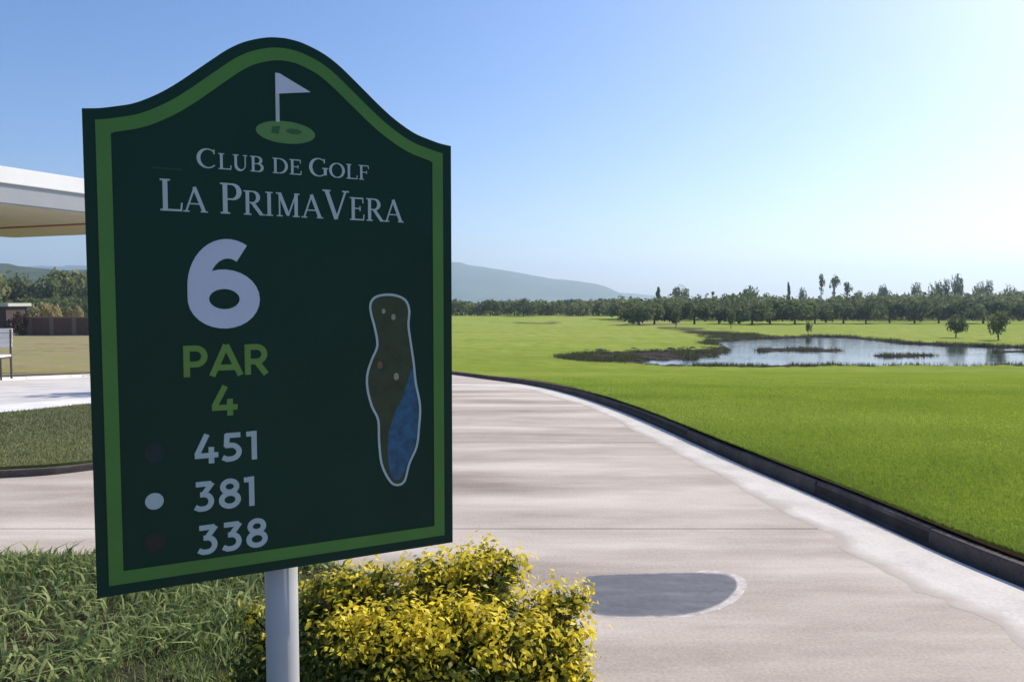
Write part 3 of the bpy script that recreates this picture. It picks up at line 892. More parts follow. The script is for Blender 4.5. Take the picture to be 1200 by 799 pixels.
# low growth that closes the rows near the ground
def undergrowth(pxa, pxb, y0_, y1_, hmax, n):
    xa, xb = (pxa - 600) / FPX, (pxb - 600) / FPX
    yy = rng.uniform(y0_, y1_, n); xx = yy * rng.uniform(xa, xb, n)
    hh = hmax * (.35 + .65 * vnoise(xx * .35, yy * .2, 71)) * rng.random(n) ** .7
    C_ = np.column_stack([xx, yy, hgt(yy) + .1 + hh])
    o_ = leaves('undergrowth', C_, rng.normal(size=(n, 3)) + np.array((0, -.3, .4)), np.full(n, .34), M['crown_dark'], rng.random(n) * .8)
    tag(o_, kind='stuff')
undergrowth(735, 1340, 104, 132, 4.4, 16000)
undergrowth(-60, 150, 88, 104, 3.6, 9000)
undergrowth(430, 760, 140, 166, 3.4, 11000)

# left background: trees behind the wall
for px, base, top, w, mt, lab in ((-30, 376, 314, 60, 'crown_mid', 'bushy tree over the hut roof at the left edge'),
        (8, 375, 316, 46, 'crown_dark', 'tall bushy tree at the left edge above the dark reddish shrub'),
        (34, 374, 328, 42, 'crown_dark', 'darker tree between the left edge tree and the middle of the wall'),
        (62, 375, 324, 36, 'crown_dark', 'dark tree right behind the larger straw coloured shrub'),
        (84, 374, 316, 44, 'crown_mid', 'bright bushy tree next to the left edge of the sign'),
        (114, 375, 318, 40, 'crown_mid', 'bushy tree mostly hidden behind the left edge of the sign')):
    plant('round', mt, px, base, top, lab, 'trees behind the brown wall at the left', width=w * 1.35, n=1700, leaf=.085)
plant('bush', 'crown_dry', 58, 386, 347, 'straw coloured shrub showing over the brown wall', None, width=46, n=900, leaf=.07, variants=1)
plant('bush', 'crown_dry', 88, 386, 352, 'straw coloured shrub beside the left edge of the sign', None, width=26, n=900, leaf=.07, variants=1)
plant('bush', 'crown_red', 19, 393, 361, 'dark reddish shrub between the hut and the brown wall', None, width=26, n=900, leaf=.08, variants=1)
# young tree by the far path edge, hidden behind the sign; its shade falls across the path at the left
plant('round', 'crown_mid', 330, 441, 262, 'small round crowned tree by the far path behind the sign', None, width=150, n=2400, leaf=.05, variants=1, depth=14.6)

# brown wall
wl, wr = G(30, 393, .1), G(150, 394, .1)
wv = wr - wl; L_ = float(np.hypot(*wv)); rz = math.atan2(wv[1], wv[0]); zb = float(hgt(wl[1])) + .05
wall = thing('garden_wall', 'low brown wall with pale coping left of the sign', 'wall', (wl[0], wl[1], zb), rz)
Hw = at(35, 372, wl[1]).z - zb
m = MB(); m.box((L_ / 2, 0, Hw / 2 - .05), (L_, .25, Hw)); m.build('wall', M['brown_wall'], wall)
nb = int(L_ / 1.0)
m = MB(); m.box((L_ / 2, 0, Hw - .05 + .06), (L_ + .1, .34, .115)); m.build('coping', M['cap_stone'], wall, bevel=.02)
pm = MB(); pm.box((0, 0, Hw / 2), (.42, .42, Hw + .15))
pme = None
for k in range(5):
    if pme is None:
        p_ = pm.build('pillar', M['cap_stone'], wall, bevel=.03); pme = p_.data
    else: p_ = obj('pillar', pme, None, wall)
    p_.location = (.55 + k * (L_ - 1.1) / 4, 0, 0)

# small hut at the left edge
hl = G(-30, 393, .1); zb = float(hgt(hl[1])) + .05
hut = thing('hut', 'low dark hut with a pale flat roof at the left edge behind the bench', 'hut', (hl[0], hl[1] + 1.5, zb), rad(8))
Hh = at(0, 358, hl[1]).z - zb
m = MB(); m.box((-.1, 0, Hh / 2 - .1), (4.6, 3.0, Hh)); m.build('wall', M['hut_wall'], hut)
m = MB(); m.box((-.1, 0, Hh + .05), (5.3, 3.7, .28)); m.build('roof', M['hut_roof'], hut, bevel=.03)
for k in range(2):
    m = MB(); m.box((-1.2 + 2.0 * k, -1.53, Hh * .5), (.9, .08, 1.0)); m.build('window', M['dark_metal'], hut)

# white bench at the left edge
bp = G(3, 443, .13); zb = float(hgt(bp[1])) + .12
sc_ = FPX / bp[1]
bench = thing('park_bench', 'white slatted bench on dark legs cut off by the left edge', 'bench', (bp[0], bp[1], zb), rad(6))
Hb = 58 / sc_
for k in range(4):
    m = MB(); m.box((-.80, .22 + .012 * k, Hb * (.67 + .098 * k)), (1.85, .03, Hb * .090)); m.build('back_slat', M['white_wood'], bench, bevel=.006)
for k in range(4):
    m = MB(); m.box((-.80, -.24 + .12 * k, Hb * .46), (1.85, .105, .05)); m.build('seat_slat', M['white_wood'], bench, bevel=.006)
for sx in (.10, -1.70):
    for y_, zt in ((-.24, Hb * .45), (.2, Hb * .98)):
        m = MB(); m.tube([(sx, y_, -.02), (sx, y_, zt * .5), (sx, y_ + (.03 if y_ > 0 else 0), zt)], [.024] * 3, 8); m.build('leg', M['dark_metal'], bench)
    m = MB(); m.box((sx, -.02, Hb * .42), (.04, .5, .03)); m.build('seat_rail', M['dark_metal'], bench)

# ------------------------------------------------------------------ white canopy at the left
C0 = np.array((-10.6, 27.1)); dA = np.array((-.447, -.894)); dB = np.array((-.943, .333))
zs = at(0, 237, 20).z                                   # underside
LA, LB = 27.0, 11.0
def cq(a, b): return tuple(C0 + dA * a + dB * b)
can = thing('canopy', 'white flat roofed entrance canopy with grey fascia high at the left', 'canopy', (C0[0], C0[1], 0))
def loc2(p): return (p[0] - C0[0], p[1] - C0[1])
def ring(a0, b0): return [loc2(cq(a0, b0)), loc2(cq(LA - a0, b0)), loc2(cq(LA - a0, LB - b0)), loc2(cq(a0, LB - b0))]
m = MB(); m.prism(ccw(ring(.0, .0)), zs + .56, zs + 1.02); m.build('parapet', M['roof_white'], can, bevel=.015)
m = MB(); m.prism(ccw(ring(.07, .07)), zs + .02, zs + .557); m.build('fascia', M['roof_grey'], can, bevel=.01)
m = MB(); m.prism(ccw(ring(.12, .12)), zs - .03, zs + .017); m.build('soffit', M['soffit'], can)
for k in range(3):
    a = 3.2 + 6.5 * k
    q = [loc2(cq(a, 1.2)), loc2(cq(a + .12, 1.2)), loc2(cq(a + .12, LB - 1.2)), loc2(cq(a, LB - 1.2))]
    m = MB(); m.prism(ccw(q), zs - .075, zs - .032); m.build('soffit_trim', M['soffit_red'], can)
for a, b in ((2.2, 2.0), (LA - 2.2, 2.0), (2.2, LB - 2.0), (LA - 2.2, LB - 2.0)):
    p = loc2(cq(a, b)); zf = float(hgt(p[1] + C0[1])) - .1
    if a == 2.2 and b > 4: continue
    m = MB(); m.box((p[0], p[1], (zf + zs - .03) / 2), (.45, .45, zs - .03 - zf), Matrix.Rotation(math.atan2(dA[1], dA[0]), 3, 'Z')); m.build('column', M['roof_white'], can, bevel=.02)

# ------------------------------------------------------------------ the hole sign
DL, DR = 1.11, 1.374
pl, pr = at(104, HOR, DL), at(528.5, HOR, DR)
ux = Vector((pr.x - pl.x, pr.y - pl.y, 0)).normalized(); nz = Vector((ux.y, -ux.x, 0))     # nz faces the viewer
c0 = (pl + pr) / 2; c0.z = 0
def S(px, py):
    """Sign-plane coordinates (metres across, metres up) of a point read off the photograph."""
    o = Vector((0, 0, EYE)); r = ray(px, py)
    t_ = (c0 - o).dot(nz) / r.dot(nz); q = o + r * t_
    return np.array(((q - c0).dot(ux), q.z))
top_px = [(97.5, 126.7), (120, 124.5), (157.5, 118), (184, 108), (214, 90), (240, 71.5), (266, 55), (289, 47), (315, 43.5), (337.5, 45.2), (360, 52.5),
          (386, 69), (412.5, 95), (439, 121.5), (465, 145.5), (491, 162), (514, 169.5), (528, 171.7)]
tp = [S(*p) for p in top_px]
bl, br = S(112, 700), S(531, 636)
hw = (br[0] - bl[0] + tp[-1][0] - tp[0][0]) / 4; umid = (br[0] + bl[0] + tp[-1][0] + tp[0][0]) / 4
zb0 = (bl[1] + br[1]) / 2; zsh = (tp[0][1] + tp[-1][1]) / 2
# the board is symmetric: average both halves of the traced arch
us = np.linspace(0, hw, 14)
tu = np.array([p[0] - umid for p in tp]); tv = np.array([p[1] for p in tp])
prof = [.5 * (np.interp(u_, tu, tv) + np.interp(-u_, tu, tv)) for u_ in us]
prof[-1] = zsh
half = catmull(list(zip(us, prof)), 4)
arch = [(x, z) for x, z in half[::-1]] + [(-x, z) for x, z in half[1:]]
outline = [(-hw, zb0), (hw, zb0)] + arch                # counter-clockwise
root_loc = c0 + ux * umid
sign = thing('golf_hole_sign', 'tall dark green arched golf hole sign with a white 6 on a round grey post', 'sign', (root_loc.x, root_loc.y, .03), math.atan2(ux.y, ux.x))
ZO = -.03
def plate(poly, y0, y1):
    """Prism of a sign-plane outline between two depths (y is away from the viewer)."""
    n_ = len(poly); V_ = [(x, y0, z + ZO) for x, z in poly] + [(x, y1, z + ZO) for x, z in poly]
    F_ = [tuple(range(n_)), tuple(range(2 * n_ - 1, n_ - 1, -1))] + [((i + 1) % n_, i, n_ + i, n_ + (i + 1) % n_) for i in range(n_)]
    return V_, F_
m = MB(); m.add(*plate(outline, 0, .016)); m.build('panel', M['panel'], sign, bevel=0)
def inset(poly, d_):
    p = np.array(poly); n_ = len(p); out_ = []
    for i in range(n_):
        a, b, c = p[i - 1], p[i], p[(i + 1) % n_]
        e1 = (b - a) / (np.hypot(*(b - a)) + 1e-9); e2 = (c - b) / (np.hypot(*(c - b)) + 1e-9)
        n1 = np.array((-e1[1], e1[0])); n2 = np.array((-e2[1], e2[0]))
        mm = n1 + n2; mm /= (mm @ n1) + 1e-9
        out_.append(b + mm * d_)
    return out_
def inset_board(d_):
    q = np.array(inset(outline, d_)); a_ = q[2:]; a_ = a_[np.argsort(a_[:, 0])]
    xs_ = np.clip(q[2:, 0], -(hw - d_), hw - d_)
    mid_ = np.abs(a_[:, 0]) < hw - d_ + .004
    out_ = [(-(hw - d_), zb0 + d_), (hw - d_, zb0 + d_)]
    return out_ + [(x, float(np.interp(x, a_[mid_, 0], a_[mid_, 1]))) for x in np.linspace(hw - d_, -(hw - d_), 90)]
oi, oo = inset_board(.0375), inset_board(.0170)
n = len(oi); V = []
for d_, ps in ((-.0012, oo), (-.0012, oi), (.0005, oi), (.0005, oo)): V += [(x, d_, z + ZO) for x, z in ps]
F = [(k * n + i, k * n + (i + 1) % n, ((k + 1) % 4) * n + (i + 1) % n, ((k + 1) % 4) * n + i) for k in range(4) for i in range(n)]
me = mesh('border', V, F); bm = bmesh.new(); bm.from_mesh(me); bmesh.ops.recalc_face_normals(bm, faces=bm.faces); bm.to_mesh(me); bm.free()
obj('border', me, M['border'], sign)

class Print:
    """Flat lettering and artwork on the sign face; each stroke sits a hair above the last."""
    def __init__(s, lift=.0007): s.mb = MB(); s.l = lift
    def ribbon(s, P_, W_):
        P_ = np.asarray(P_, float); n_ = len(P_)
        W_ = np.full(n_, W_) if np.isscalar(W_) else np.asarray(W_, float)
        L2, R2 = [], []
        for i in range(n_):
            shut = np.hypot(*(P_[0] - P_[-1])) < 1e-6
            a = P_[i - 1] if i else (P_[-2] if shut else P_[0]); b = P_[i]; c = P_[i + 1] if i < n_ - 1 else (P_[1] if shut else P_[-1])
            e1 = b - a if (i > 0 or shut) else c - b; e2 = c - b if (i < n_ - 1 or shut) else b - a
            e1 = e1 / (np.hypot(*e1) + 1e-12); e2 = e2 / (np.hypot(*e2) + 1e-12)
            n1 = np.array((-e1[1], e1[0])); n2 = np.array((-e2[1], e2[0])); mm = n1 + n2
            q = mm @ n1
            mm = mm / q if q > .35 else n1
            L2.append(b + mm * W_[i] / 2); R2.append(b - mm * W_[i] / 2)
        V_ = [(x, -s.l, z + ZO) for x, z in L2] + [(x, -s.l, z + ZO) for x, z in R2]
        s.mb.add(V_, [(i, n_ + i, n_ + i + 1, i + 1) for i in range(n_ - 1)])
        s.l += .00002
    def fill(s, poly):
        s.mb.add([(x, -s.l, z + ZO) for x, z in ccw(poly)], [tuple(range(len(poly)))]); s.l += .00002
    def build(s, name, mat, parent): return s.mb.build(name, mat, parent, tri=True)

def arc(cx, cy, rx, ry, a0, a1, n=18):
    return [(cx + rx * math.cos(rad(a)), cy + ry * math.sin(rad(a))) for a in np.linspace(a0, a1, n)]

# bold geometric sans glyphs, cap height 1, stroke .2:  name -> (advance, [strokes])
B = {
    '1': (.46, [[(.02, .905), (.40, .905)], [(.30, 1.0), (.30, 0)]]),
    '3': (.78, [[(.08, .905), (.62, .905)], [(.655, .93), (.34, .56)], [(.22, .56)] + arc(.34, .325, .27, .235, 88, -92, 16) + [(.2, .09), (.04, .165)]]),
    '4': (.86, [[(.46, 1.0), (.10, .31)], [(.03, .28), (.84, .28)], [(.60, .56), (.60, 0)]]),
    '5': (.78, [[(.16, .905), (.68, .905)], [(.21, .96), (.18, .52)], [(.13, .565), (.32, .565)] + arc(.34, .33, .28, .235, 90, -92, 16) + [(.2, .09), (.04, .165)]]),
    '6': (.84, [arc(.42, .32, .30, .235, 0, 360, 30), [(.12, .30)] + arc(.47, .46, .35, .455, 180, 62, 16)]),
    '8': (.82, [arc(.41, .735, .25, .185, 0, 360, 26), arc(.41, .295, .30, .215, 0, 360, 28)]),
    'P': (.80, [[(.14, 0), (.14, 1)], [(.14, .91), (.40, .91)] + arc(.42, .655, .25, .255, 88, -88, 14) + [(.40, .40), (.14, .40)]]),
    'A': (.92, [[(.02, 0), (.46, 1.0)], [(.46, 1.0), (.90, 0)], [(.18, .27), (.74, .27)]]),
    'R': (.84, [[(.14, 0), (.14, 1)], [(.14, .91), (.40, .91)] + arc(.42, .67, .25, .24, 88, -88, 14) + [(.40, .43), (.14, .43)], [(.42, .42), (.72, 0)]]),
}
def bold(pr_, text, u0, u1, v0, v1, w=.19, gap=.10):
    adv = [B[c][0] for c in text]; tot = sum(adv) + gap * (len(text) - 1)
    sx = (u1 - u0) / tot; sy = v1 - v0; x = 0
    for c, a in zip(text, adv):
        for st in B[c][1]:
            pr_.ribbon([(u0 + (x + p[0]) * sx, v0 + p[1] * sy) for p in st], w * (sx + sy) / 2)
        x += a + gap

# serif capitals: thick stems, thin hairlines and flat serifs
TH, HN = .135, .05
def srf(x, y, l=.16): return ([(x - l, y), (x + l, y)], HN)
def stem(x): return [([(x, 0), (x, 1)], TH), srf(x, .025), srf(x, .975)]
def bow(cx, cy, rx, ry, a0, a1, heavy):
    """Curved stroke whose weight swells towards the heavy side (in degrees)."""
    P_ = arc(cx, cy, rx, ry, a0, a1, 26); A_ = np.linspace(a0, a1, 26)
    return (P_, [HN + (TH - HN + .015) * max(0, math.cos(rad(a - heavy))) ** 1.3 for a in A_])
Sf = {
    'C': (.86, [bow(.46, .5, .40, .48, 48, 318, 180), ([(.735, .98), (.735, .74)], HN)]),
    'L': (.74, stem(.2) + [([(.2, .03), (.70, .03)], HN + .01), ([(.69, .0), (.72, .27)], HN)]),
    'U': (.92, [([(.2, 1), (.2, .36)], TH), srf(.2, .975), bow(.46, .36, .26, .34, 180, 360, 215), ([(.72, 1), (.72, .36)], HN + .01), srf(.72, .975, .12)]),
    'B': (.80, stem(.2) + [([(.2, .97), (.42, .97)], HN), bow(.42, .745, .22, .225, 90, -90, 0), ([(.2, .52), (.44, .52)], HN), bow(.44, .27, .27, .25, 90, -90, 0), ([(.2, .025), (.44, .025)], HN)]),
    'D': (.94, stem(.2) + [([(.2, .97), (.42, .97)], HN), bow(.42, .5, .42, .47, 90, -90, 0), ([(.2, .03), (.42, .03)], HN)]),
    'E': (.76, stem(.2) + [([(.2, .97), (.66, .97)], HN + .01), ([(.66, 1), (.68, .76)], HN), ([(.2, .52), (.52, .52)], HN), ([(.53, .63), (.53, .41)], HN), ([(.2, .03), (.70, .03)], HN + .01), ([(.69, .0), (.72, .26)], HN)]),
    'G': (.94, [bow(.46, .5, .40, .48, 48, 320, 180), ([(.735, .98), (.735, .74)], HN), ([(.775, .46), (.775, .08)], TH), srf(.775, .46, .15)]),
    'O': (.98, [bow(.48, .5, .40, .475, 0, 180, 180), bow(.48, .5, .40, .475, 180, 360, 180), bow(.48, .5, .40, .475, -90, 90, 0)]),
    'F': (.70, stem(.2) + [([(.2, .97), (.64, .97)], HN + .01), ([(.64, 1), (.66, .76)], HN), ([(.2, .52), (.52, .52)], HN), ([(.53, .63), (.53, .41)], HN)]),
    'A': (.96, [([(.10, .02), (.46, 1.0)], HN + .015), ([(.44, 1.0), (.83, .02)], TH), ([(.22, .33), (.70, .33)], HN), srf(.11, .025, .13), srf(.83, .025, .15)]),
    'P': (.76, stem(.2) + [([(.2, .97), (.42, .97)], HN), bow(.42, .725, .25, .245, 90, -90, 0), ([(.2, .48), (.42, .48)], HN)]),
    'R': (.90, stem(.2) + [([(.2, .97), (.42, .97)], HN), bow(.42, .74, .24, .23, 90, -90, 0), ([(.2, .51), (.42, .51)], HN), ([(.42, .51), (.80, .02)], TH), ([(.74, .025), (.95, .025)], HN)]),
    'I': (.42, stem(.2)),
    'M': (1.16, [([(.2, 0), (.2, 1)], HN + .01), ([(.2, .98), (.58, .06)], TH), ([(.58, .04), (.94, .98)], HN + .01), ([(.94, 0), (.94, 1)], TH), srf(.2, .025, .13), srf(.94, .025), srf(.14, .975, .1), srf(1.0, .975, .1)]),
    'V': (.94, [([(.12, .98), (.48, 0)], TH), ([(.48, .0), (.84, .98)], HN + .015), srf(.12, .975, .15), srf(.84, .975, .13)]),
}
def serif(pr_, text, u0, u1, v0, cap, small=.74, space=.36, heavy=1.0):
    items = []; x = 0
    for ch in text:
        if ch == ' ': x += space; continue
        k = small if ch.islower() else 1.0
        items.append((ch.upper(), x, k)); x += Sf[ch.upper()][0] * k + .03
    sx = (u1 - u0) / x
    for ch, xo, k in items:
        for P_, w in Sf[ch][1]:
            pr_.ribbon([(u0 + (xo + p[0] * k) * sx, v0 + p[1] * k * cap) for p in P_], np.asarray(w) * heavy * k * (sx + cap) / 2 if not np.isscalar(w) else w * heavy * k * (sx + cap) / 2)

def U(px, py): return S(px, py)[0] - umid
def Vv(px, py): return S(px, py)[1]
mv = (Vv(300, 206) , )
p = Print()
vb = .5 * (Vv(235, 197.5) + Vv(405, 208.5)); vt = .5 * (Vv(238, 174.5) + Vv(375, 185.5))
serif(p, 'Club de Golf', U(231, 190), U(433, 205), vb, vt - vb, .82, .34, 1.15)
p.build('club_lettering', M['print_serif'], sign)
p = Print()
vb = .5 * (Vv(200, 246) + Vv(460, 261.5)); vt = .5 * (Vv(200, 209.5) + Vv(275, 216))
serif(p, 'La PrimaVera', U(186, 230), U(473, 245), vb, vt - vb, .80, .36, 1.1)
p.build('name_lettering', M['print_serif'], sign)
p = Print()
bold(p, '6', U(219.5, 330), U(304, 330), Vv(262, 382), Vv(262, 283), .235)
p.build('hole_number', M['print_white'], sign)
p = Print()
bold(p, 'PAR', U(213, 420), U(316, 420), Vv(265, 440), Vv(265, 404), .19, .07)
bold(p, '4', U(247, 470), U(279, 470), Vv(263, 487), Vv(263, 452), .19)
p.build('par_lettering', M['print_green'], sign)
for txt, xa, xb, ya, yb in (('451', 227, 303, 541, 507), ('381', 227, 300, 596, 561), ('338', 231, 314, 645, 610.5)):
    p = Print(); xm = (xa + xb) / 2
    ra = ((xb - xa) * .0) 
    bold(p, txt, U(xa, (ya + yb) / 2), U(xb, (ya + yb) / 2), Vv(xm, ya), Vv(xm, yb), .185, .09)
    p.build('yardage_lettering', M['print_serif'], sign)
for y_, mt, r_ in ((531, 'print_navy', .0145), (587, 'print_serif', .0135), (635, 'print_red', .0155)):
    p = Print(); u_, v_ = U(181, y_), Vv(181, y_)
    p.fill(arc(u_, v_, r_, r_, 0, 345, 24)); p.build('tee_dot', M[mt], sign)
p = Print()
p.ribbon([(U(178, 196.5), Vv(178, 196.5)), (U(213, 198.5), Vv(178, 196.5))], .0022)
p.build('thin_rule', M['print_faint'], sign)

# emblem: a pennant on a pin standing on a green
emb = thing('flag_emblem', None, None); emb.parent = sign
p = Print(); gc = S(335, 155.5) - np.array((umid, 0)); p.fill(arc(gc[0], gc[1], .0485, .0185, 0, 352, 40)); p.build('putting_green', M['print_emblem'], emb)
p = Print(.0009)
p.fill([(gc[0] - .024, gc[1] - .003), (gc[0] - .012, gc[1] - .004), (gc[0] - .009, gc[1] + .010), (gc[0] - .022, gc[1] + .008)])
p.fill(arc(gc[0] + .013, gc[1] + .003, .013, .0045, 0, 340, 18))
p.build('green_shading', M['print_emblem_dark'], emb)
p = Print(.0011); xp = U(325, 120)
p.ribbon([(xp, Vv(325, 143)), (xp, Vv(325, 86))], .0062); p.build('flagpole', M['print_serif'], emb)
p = Print(.0013); p.fill([(xp - .002, Vv(325, 86)), (xp + .0035, Vv(325, 86)), (U(364, 108), Vv(364, 108.5)), (xp - .002, Vv(325, 110.5))]); p.build('flag', M['print_white'], emb)
# map of the hole
hm = thing('hole_map', None, None); hm.parent = sign
ol = [(433.8, 357), (439, 348.7), (450.7, 345.4), (464, 346.4), (475, 352), (479.4, 364), (478.4, 380.8), (481, 401), (484.5, 424.8), (487, 448.5), (492, 475.5), (490.6, 502.5),
      (488, 523), (479.4, 543), (473.7, 563.4), (464, 567.8), (455.8, 561.7), (447, 543), (444, 516), (443, 492), (435.5, 475.5), (430.4, 455), (430.4, 438), (435.5, 421.4), (442, 404.5), (439, 384), (435, 369)]
def sp_(P_): return [tuple(S(*q) - np.array((umid, 0))) for q in P_]
olc = catmull(sp_(ol), 4, closed=True)
p = Print(.0006); p.fill(olc); p.build('fairway', M['print_olive'], hm)
z5 = lambda L_: [(400 + x / 2.958, 320 + y / 2.958) for x, y in L_]
p = Print(.0008); p.fill(catmull(sp_(z5([(246, 330), (215, 420), (178, 500), (160, 590), (168, 690), (190, 716), (212, 700), (232, 650), (256, 590), (266, 500), (262, 420)])), 4, closed=True)); p.build('water_hazard', M['print_blue'], hm)
for (x_, y_), r_, mt in (((150, 122), 17, 'print_olive2'), ((180, 152), 11, 'print_sand'), ((146, 132), 9, 'print_sand'), ((133, 318), 13, 'print_tan'), ((190, 358), 13, 'print_sand')):
    if mt == 'print_olive2': continue
    p = Print(.0010); q = z5([(x_, y_)])[0]; u_, v_ = U(*q), Vv(*q)
    p.fill([(u_ + a * (.7 + .1 * math.sin(3 * i)), v_ + b) for i, (a, b) in enumerate(arc(0, 0, r_ / 2.958 / 640, r_ / 2.958 / 640, 0, 330, 12))]); p.build('bunker', M[mt], hm)
p = Print(.0012); p.ribbon(np.vstack([olc, olc[:1]]), .0042); p.build('map_outline', M['print_serif'], hm)

# round post behind the board, standing in the bed
PR = .0285
m = MB(); pu = U(333.5, 690) + .002
yp = .0165 + PR + .003
m.tube([(pu, yp, -.05), (pu, yp, .6), (pu, yp, zb0 + .62 + ZO)], [PR] * 3, 40); post = m.build('post', M['post'], sign)
post.data.polygons.foreach_set('use_smooth', [len(p_.vertices) == 4 for p_ in post.data.polygons])
for zz_ in (zb0 + .09, zb0 + .5):
    m = MB(); m.box((pu, .0165 + .0016, zz_ + ZO), (.13, .003, .03)); m.box((pu, yp + PR + .002, zz_ + ZO), (.066, .004, .03))
    for sx in (-1, 1): m.box((pu + sx * (PR + .0025), yp, zz_ + ZO), (.004, 2 * PR + .004, .03))
    m.build('bracket', M['dark_metal'], sign)

# ------------------------------------------------------------------ yellow and green bush behind the sign
bx_, by_ = -.20, 2.25
bush = thing('bush', 'yellow and green leafy bush behind the sign post beside the path', 'bush', (bx_, by_, .03))
def bp_(px, py, D): q = at(px, py, D); return np.array((q.x - bx_, q.y - by_, q.z - .03))
lum = [  # px, py, depth, radius
    (578, 688, 2.38, .130), (596, 662, 2.42, .075), (572, 655, 2.42, .065), (540, 690, 2.40, .14), (515, 705, 2.36, .16), (470, 712, 2.38, .17), (430, 712, 2.4, .15), (395, 712, 2.4, .13), (368, 722, 2.4, .12),
    (552, 668, 2.30, .06), (505, 672, 2.30, .07), (450, 676, 2.30, .06), (410, 684, 2.30, .06), (372, 688, 2.32, .055),
    (655, 714, 2.20, .085), (677, 706, 2.16, .058), (640, 708, 2.24, .055), (664, 750, 2.12, .10), (645, 770, 2.08, .12), (662, 830, 2.08, .13), (668, 800, 2.06, .10), (610, 740, 2.22, .13),
    (600, 790, 2.08, .20), (540, 790, 2.05, .22), (480, 790, 2.05, .21), (590, 712, 2.20, .08), (530, 728, 2.12, .09), (470, 735, 2.12, .09), (560, 745, 2.05, .10), (430, 745, 2.12, .09), (620, 760, 2.02, .09),
    (420, 800, 2.1, .23), (375, 800, 2.15, .18), (330, 790, 2.30, .14), (330, 780, 2.30, .13), (296, 722, 2.35, .055), (304, 756, 2.33, .075), (288, 800, 2.33, .09), (560, 870, 2.1, .30), (640, 900, 2.1, .25), (440, 880, 2.1, .30),
    (500, 940, 2.1, .34), (380, 900, 2.1, .25), (395, 740, 2.15, .08)]
LC = np.array([bp_(a, b, c_) for a, b, c_, r_ in lum]); LR = np.array([r_ for *_, r_ in lum])
stems = MB()
for i, c_ in enumerate(LC):
    b0 = np.array((c_[0] * .25 + random.uniform(-.05, .05), c_[1] * .25 + random.uniform(-.05, .05), -.02))
    mdp = (b0 + c_) / 2 + np.array((random.uniform(-.04, .04), random.uniform(-.04, .04), .03))
    stems.tube([b0, mdp, c_, c_ + np.array((0, 0, LR[i] * .7))], [.011, .008, .005, .002], 6)
stems.build('branches', M['bark'], bush, smooth=True)
# sprigs: short twigs with a tuft of leaves, on the outside of the lumps
def sprigs(n):
    idx = rng.choice(len(LC), n, p=LR ** 2 / np.sum(LR ** 2))
    dv = rng.normal(size=(n, 3)); dv[:, 2] += .35; dv /= np.linalg.norm(dv, axis=1)[:, None]
    return idx, dv
ns = 5600
idx, dv = sprigs(ns)
tipr = LR[idx] * rng.uniform(.70, 1.02, ns)
tips = LC[idx] + dv * tipr[:, None]
keep = tips[:, 2] > .06
idx, dv, tips, tipr = idx[keep], dv[keep], tips[keep], tipr[keep]
# how deep a sprig lies under the other lumps is one limit on its young yellow leaves
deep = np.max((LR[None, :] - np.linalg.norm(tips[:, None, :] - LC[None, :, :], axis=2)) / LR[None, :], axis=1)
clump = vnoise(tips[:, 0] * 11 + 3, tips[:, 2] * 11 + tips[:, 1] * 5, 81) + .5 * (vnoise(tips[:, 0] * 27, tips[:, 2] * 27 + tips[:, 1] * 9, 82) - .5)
hi_w = 1.2 * np.clip((tips[:, 2] - .44) / .16, 0, 1) + np.clip((tips[:, 0] - .36) / .10, 0, 1.0)  # sunlit top and right side also painted in as yellower leaves
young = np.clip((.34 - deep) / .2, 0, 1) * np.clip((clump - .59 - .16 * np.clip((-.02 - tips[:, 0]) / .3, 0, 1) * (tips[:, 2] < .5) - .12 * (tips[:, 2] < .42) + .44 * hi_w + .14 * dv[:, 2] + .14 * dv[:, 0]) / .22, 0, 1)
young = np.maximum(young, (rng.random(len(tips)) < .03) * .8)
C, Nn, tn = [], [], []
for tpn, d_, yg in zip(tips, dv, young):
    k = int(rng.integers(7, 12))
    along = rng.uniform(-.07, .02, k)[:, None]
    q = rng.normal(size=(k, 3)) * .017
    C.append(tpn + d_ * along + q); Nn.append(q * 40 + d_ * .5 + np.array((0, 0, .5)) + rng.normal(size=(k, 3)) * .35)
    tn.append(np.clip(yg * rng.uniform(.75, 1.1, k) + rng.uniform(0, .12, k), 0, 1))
C = np.vstack(C); Nn = np.vstack(Nn); tn = np.concatenate(tn)
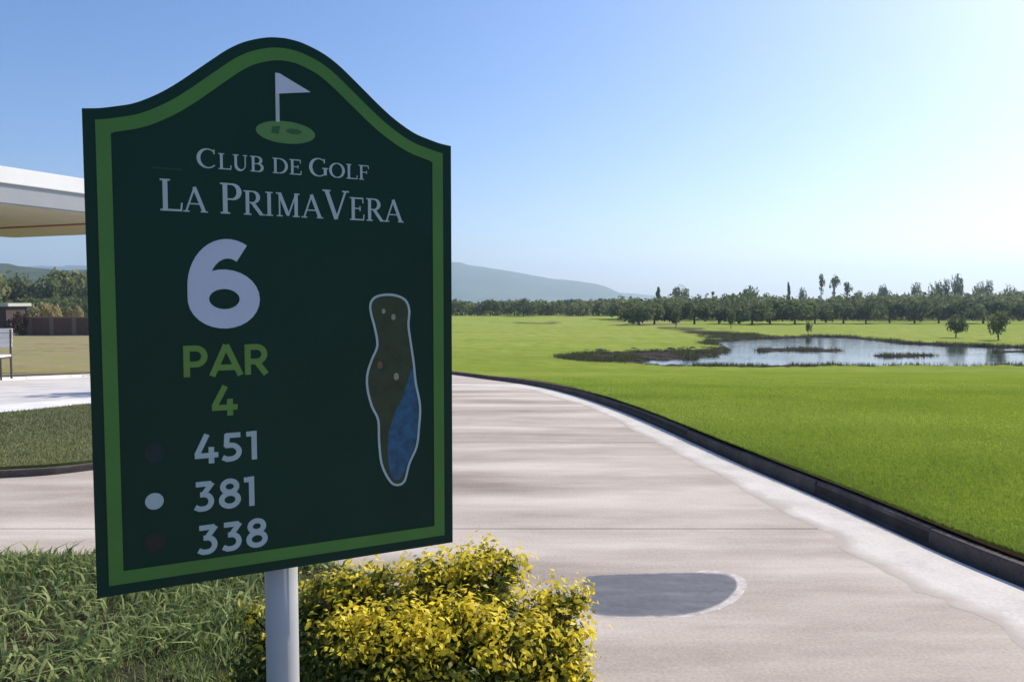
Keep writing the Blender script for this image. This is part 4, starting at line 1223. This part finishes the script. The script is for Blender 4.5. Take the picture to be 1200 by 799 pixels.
ci = rng.choice(len(LC), 9000, p=LR ** 2 / np.sum(LR ** 2)); cdv = rng.normal(size=(9000, 3)); cdv /= np.linalg.norm(cdv, axis=1)[:, None]
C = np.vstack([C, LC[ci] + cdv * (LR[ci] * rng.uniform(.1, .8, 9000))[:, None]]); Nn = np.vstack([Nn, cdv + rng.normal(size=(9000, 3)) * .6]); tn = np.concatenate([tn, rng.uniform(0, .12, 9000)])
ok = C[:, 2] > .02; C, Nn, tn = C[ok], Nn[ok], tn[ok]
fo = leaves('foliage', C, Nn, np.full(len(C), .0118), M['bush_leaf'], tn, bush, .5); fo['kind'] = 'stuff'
# loose single leaves at the outside of the bush
lv = []
for k, tv_ in enumerate((.95, .75, .35)):
    V = [(-.024, 0, 0), (-.008, -.010, .003), (.012, -.010, .001), (.026, 0, -.004), (.012, .010, .001), (-.008, .010, .003), (0, 0, -.001)]
    me_ = mesh('leaf', V, [(0, 1, 6), (1, 2, 6), (2, 3, 6), (3, 4, 6), (4, 5, 6), (5, 0, 6)]); attr(me_, 'tint', [tv_] * 7); me_.materials.append(M['bush_leaf']); lv.append(me_)
vis = np.where((deep < .12) & (tips[:, 1] < .25))[0]
for i in rng.choice(vis, min(160, len(vis)), replace=False):
    o = obj('leaf', lv[0 if young[i] > .6 else (1 if young[i] > .3 else 2)], None, bush)
    o.location = tips[i] + dv[i] * .012
    o.rotation_euler = (random.uniform(-.7, .7), random.uniform(-.7, .7), random.uniform(0, 6.28))
    s_ = random.uniform(.45, .75); o.scale = (s_, s_, s_)

# ------------------------------------------------------------------ haze
hz = MB(); hz.box((0, 1500, 90), (7200, 4600, 190))
ho = hz.build('haze', None)
hm_ = bpy.data.materials.new('haze_air'); hm_.use_nodes = True
hn = hm_.node_tree.nodes; hn.remove(hn['Principled BSDF'])
pv = hn.new('ShaderNodeVolumePrincipled'); pv.inputs['Color'].default_value = (.60, .76, 1, 1)
pv.inputs['Density'].default_value = .00042; pv.inputs['Anisotropy'].default_value = .35
hm_.node_tree.links.new(pv.outputs[0], hn['Material Output'].inputs['Volume'])
ho.data.materials.append(hm_); tag(ho, kind='stuff')
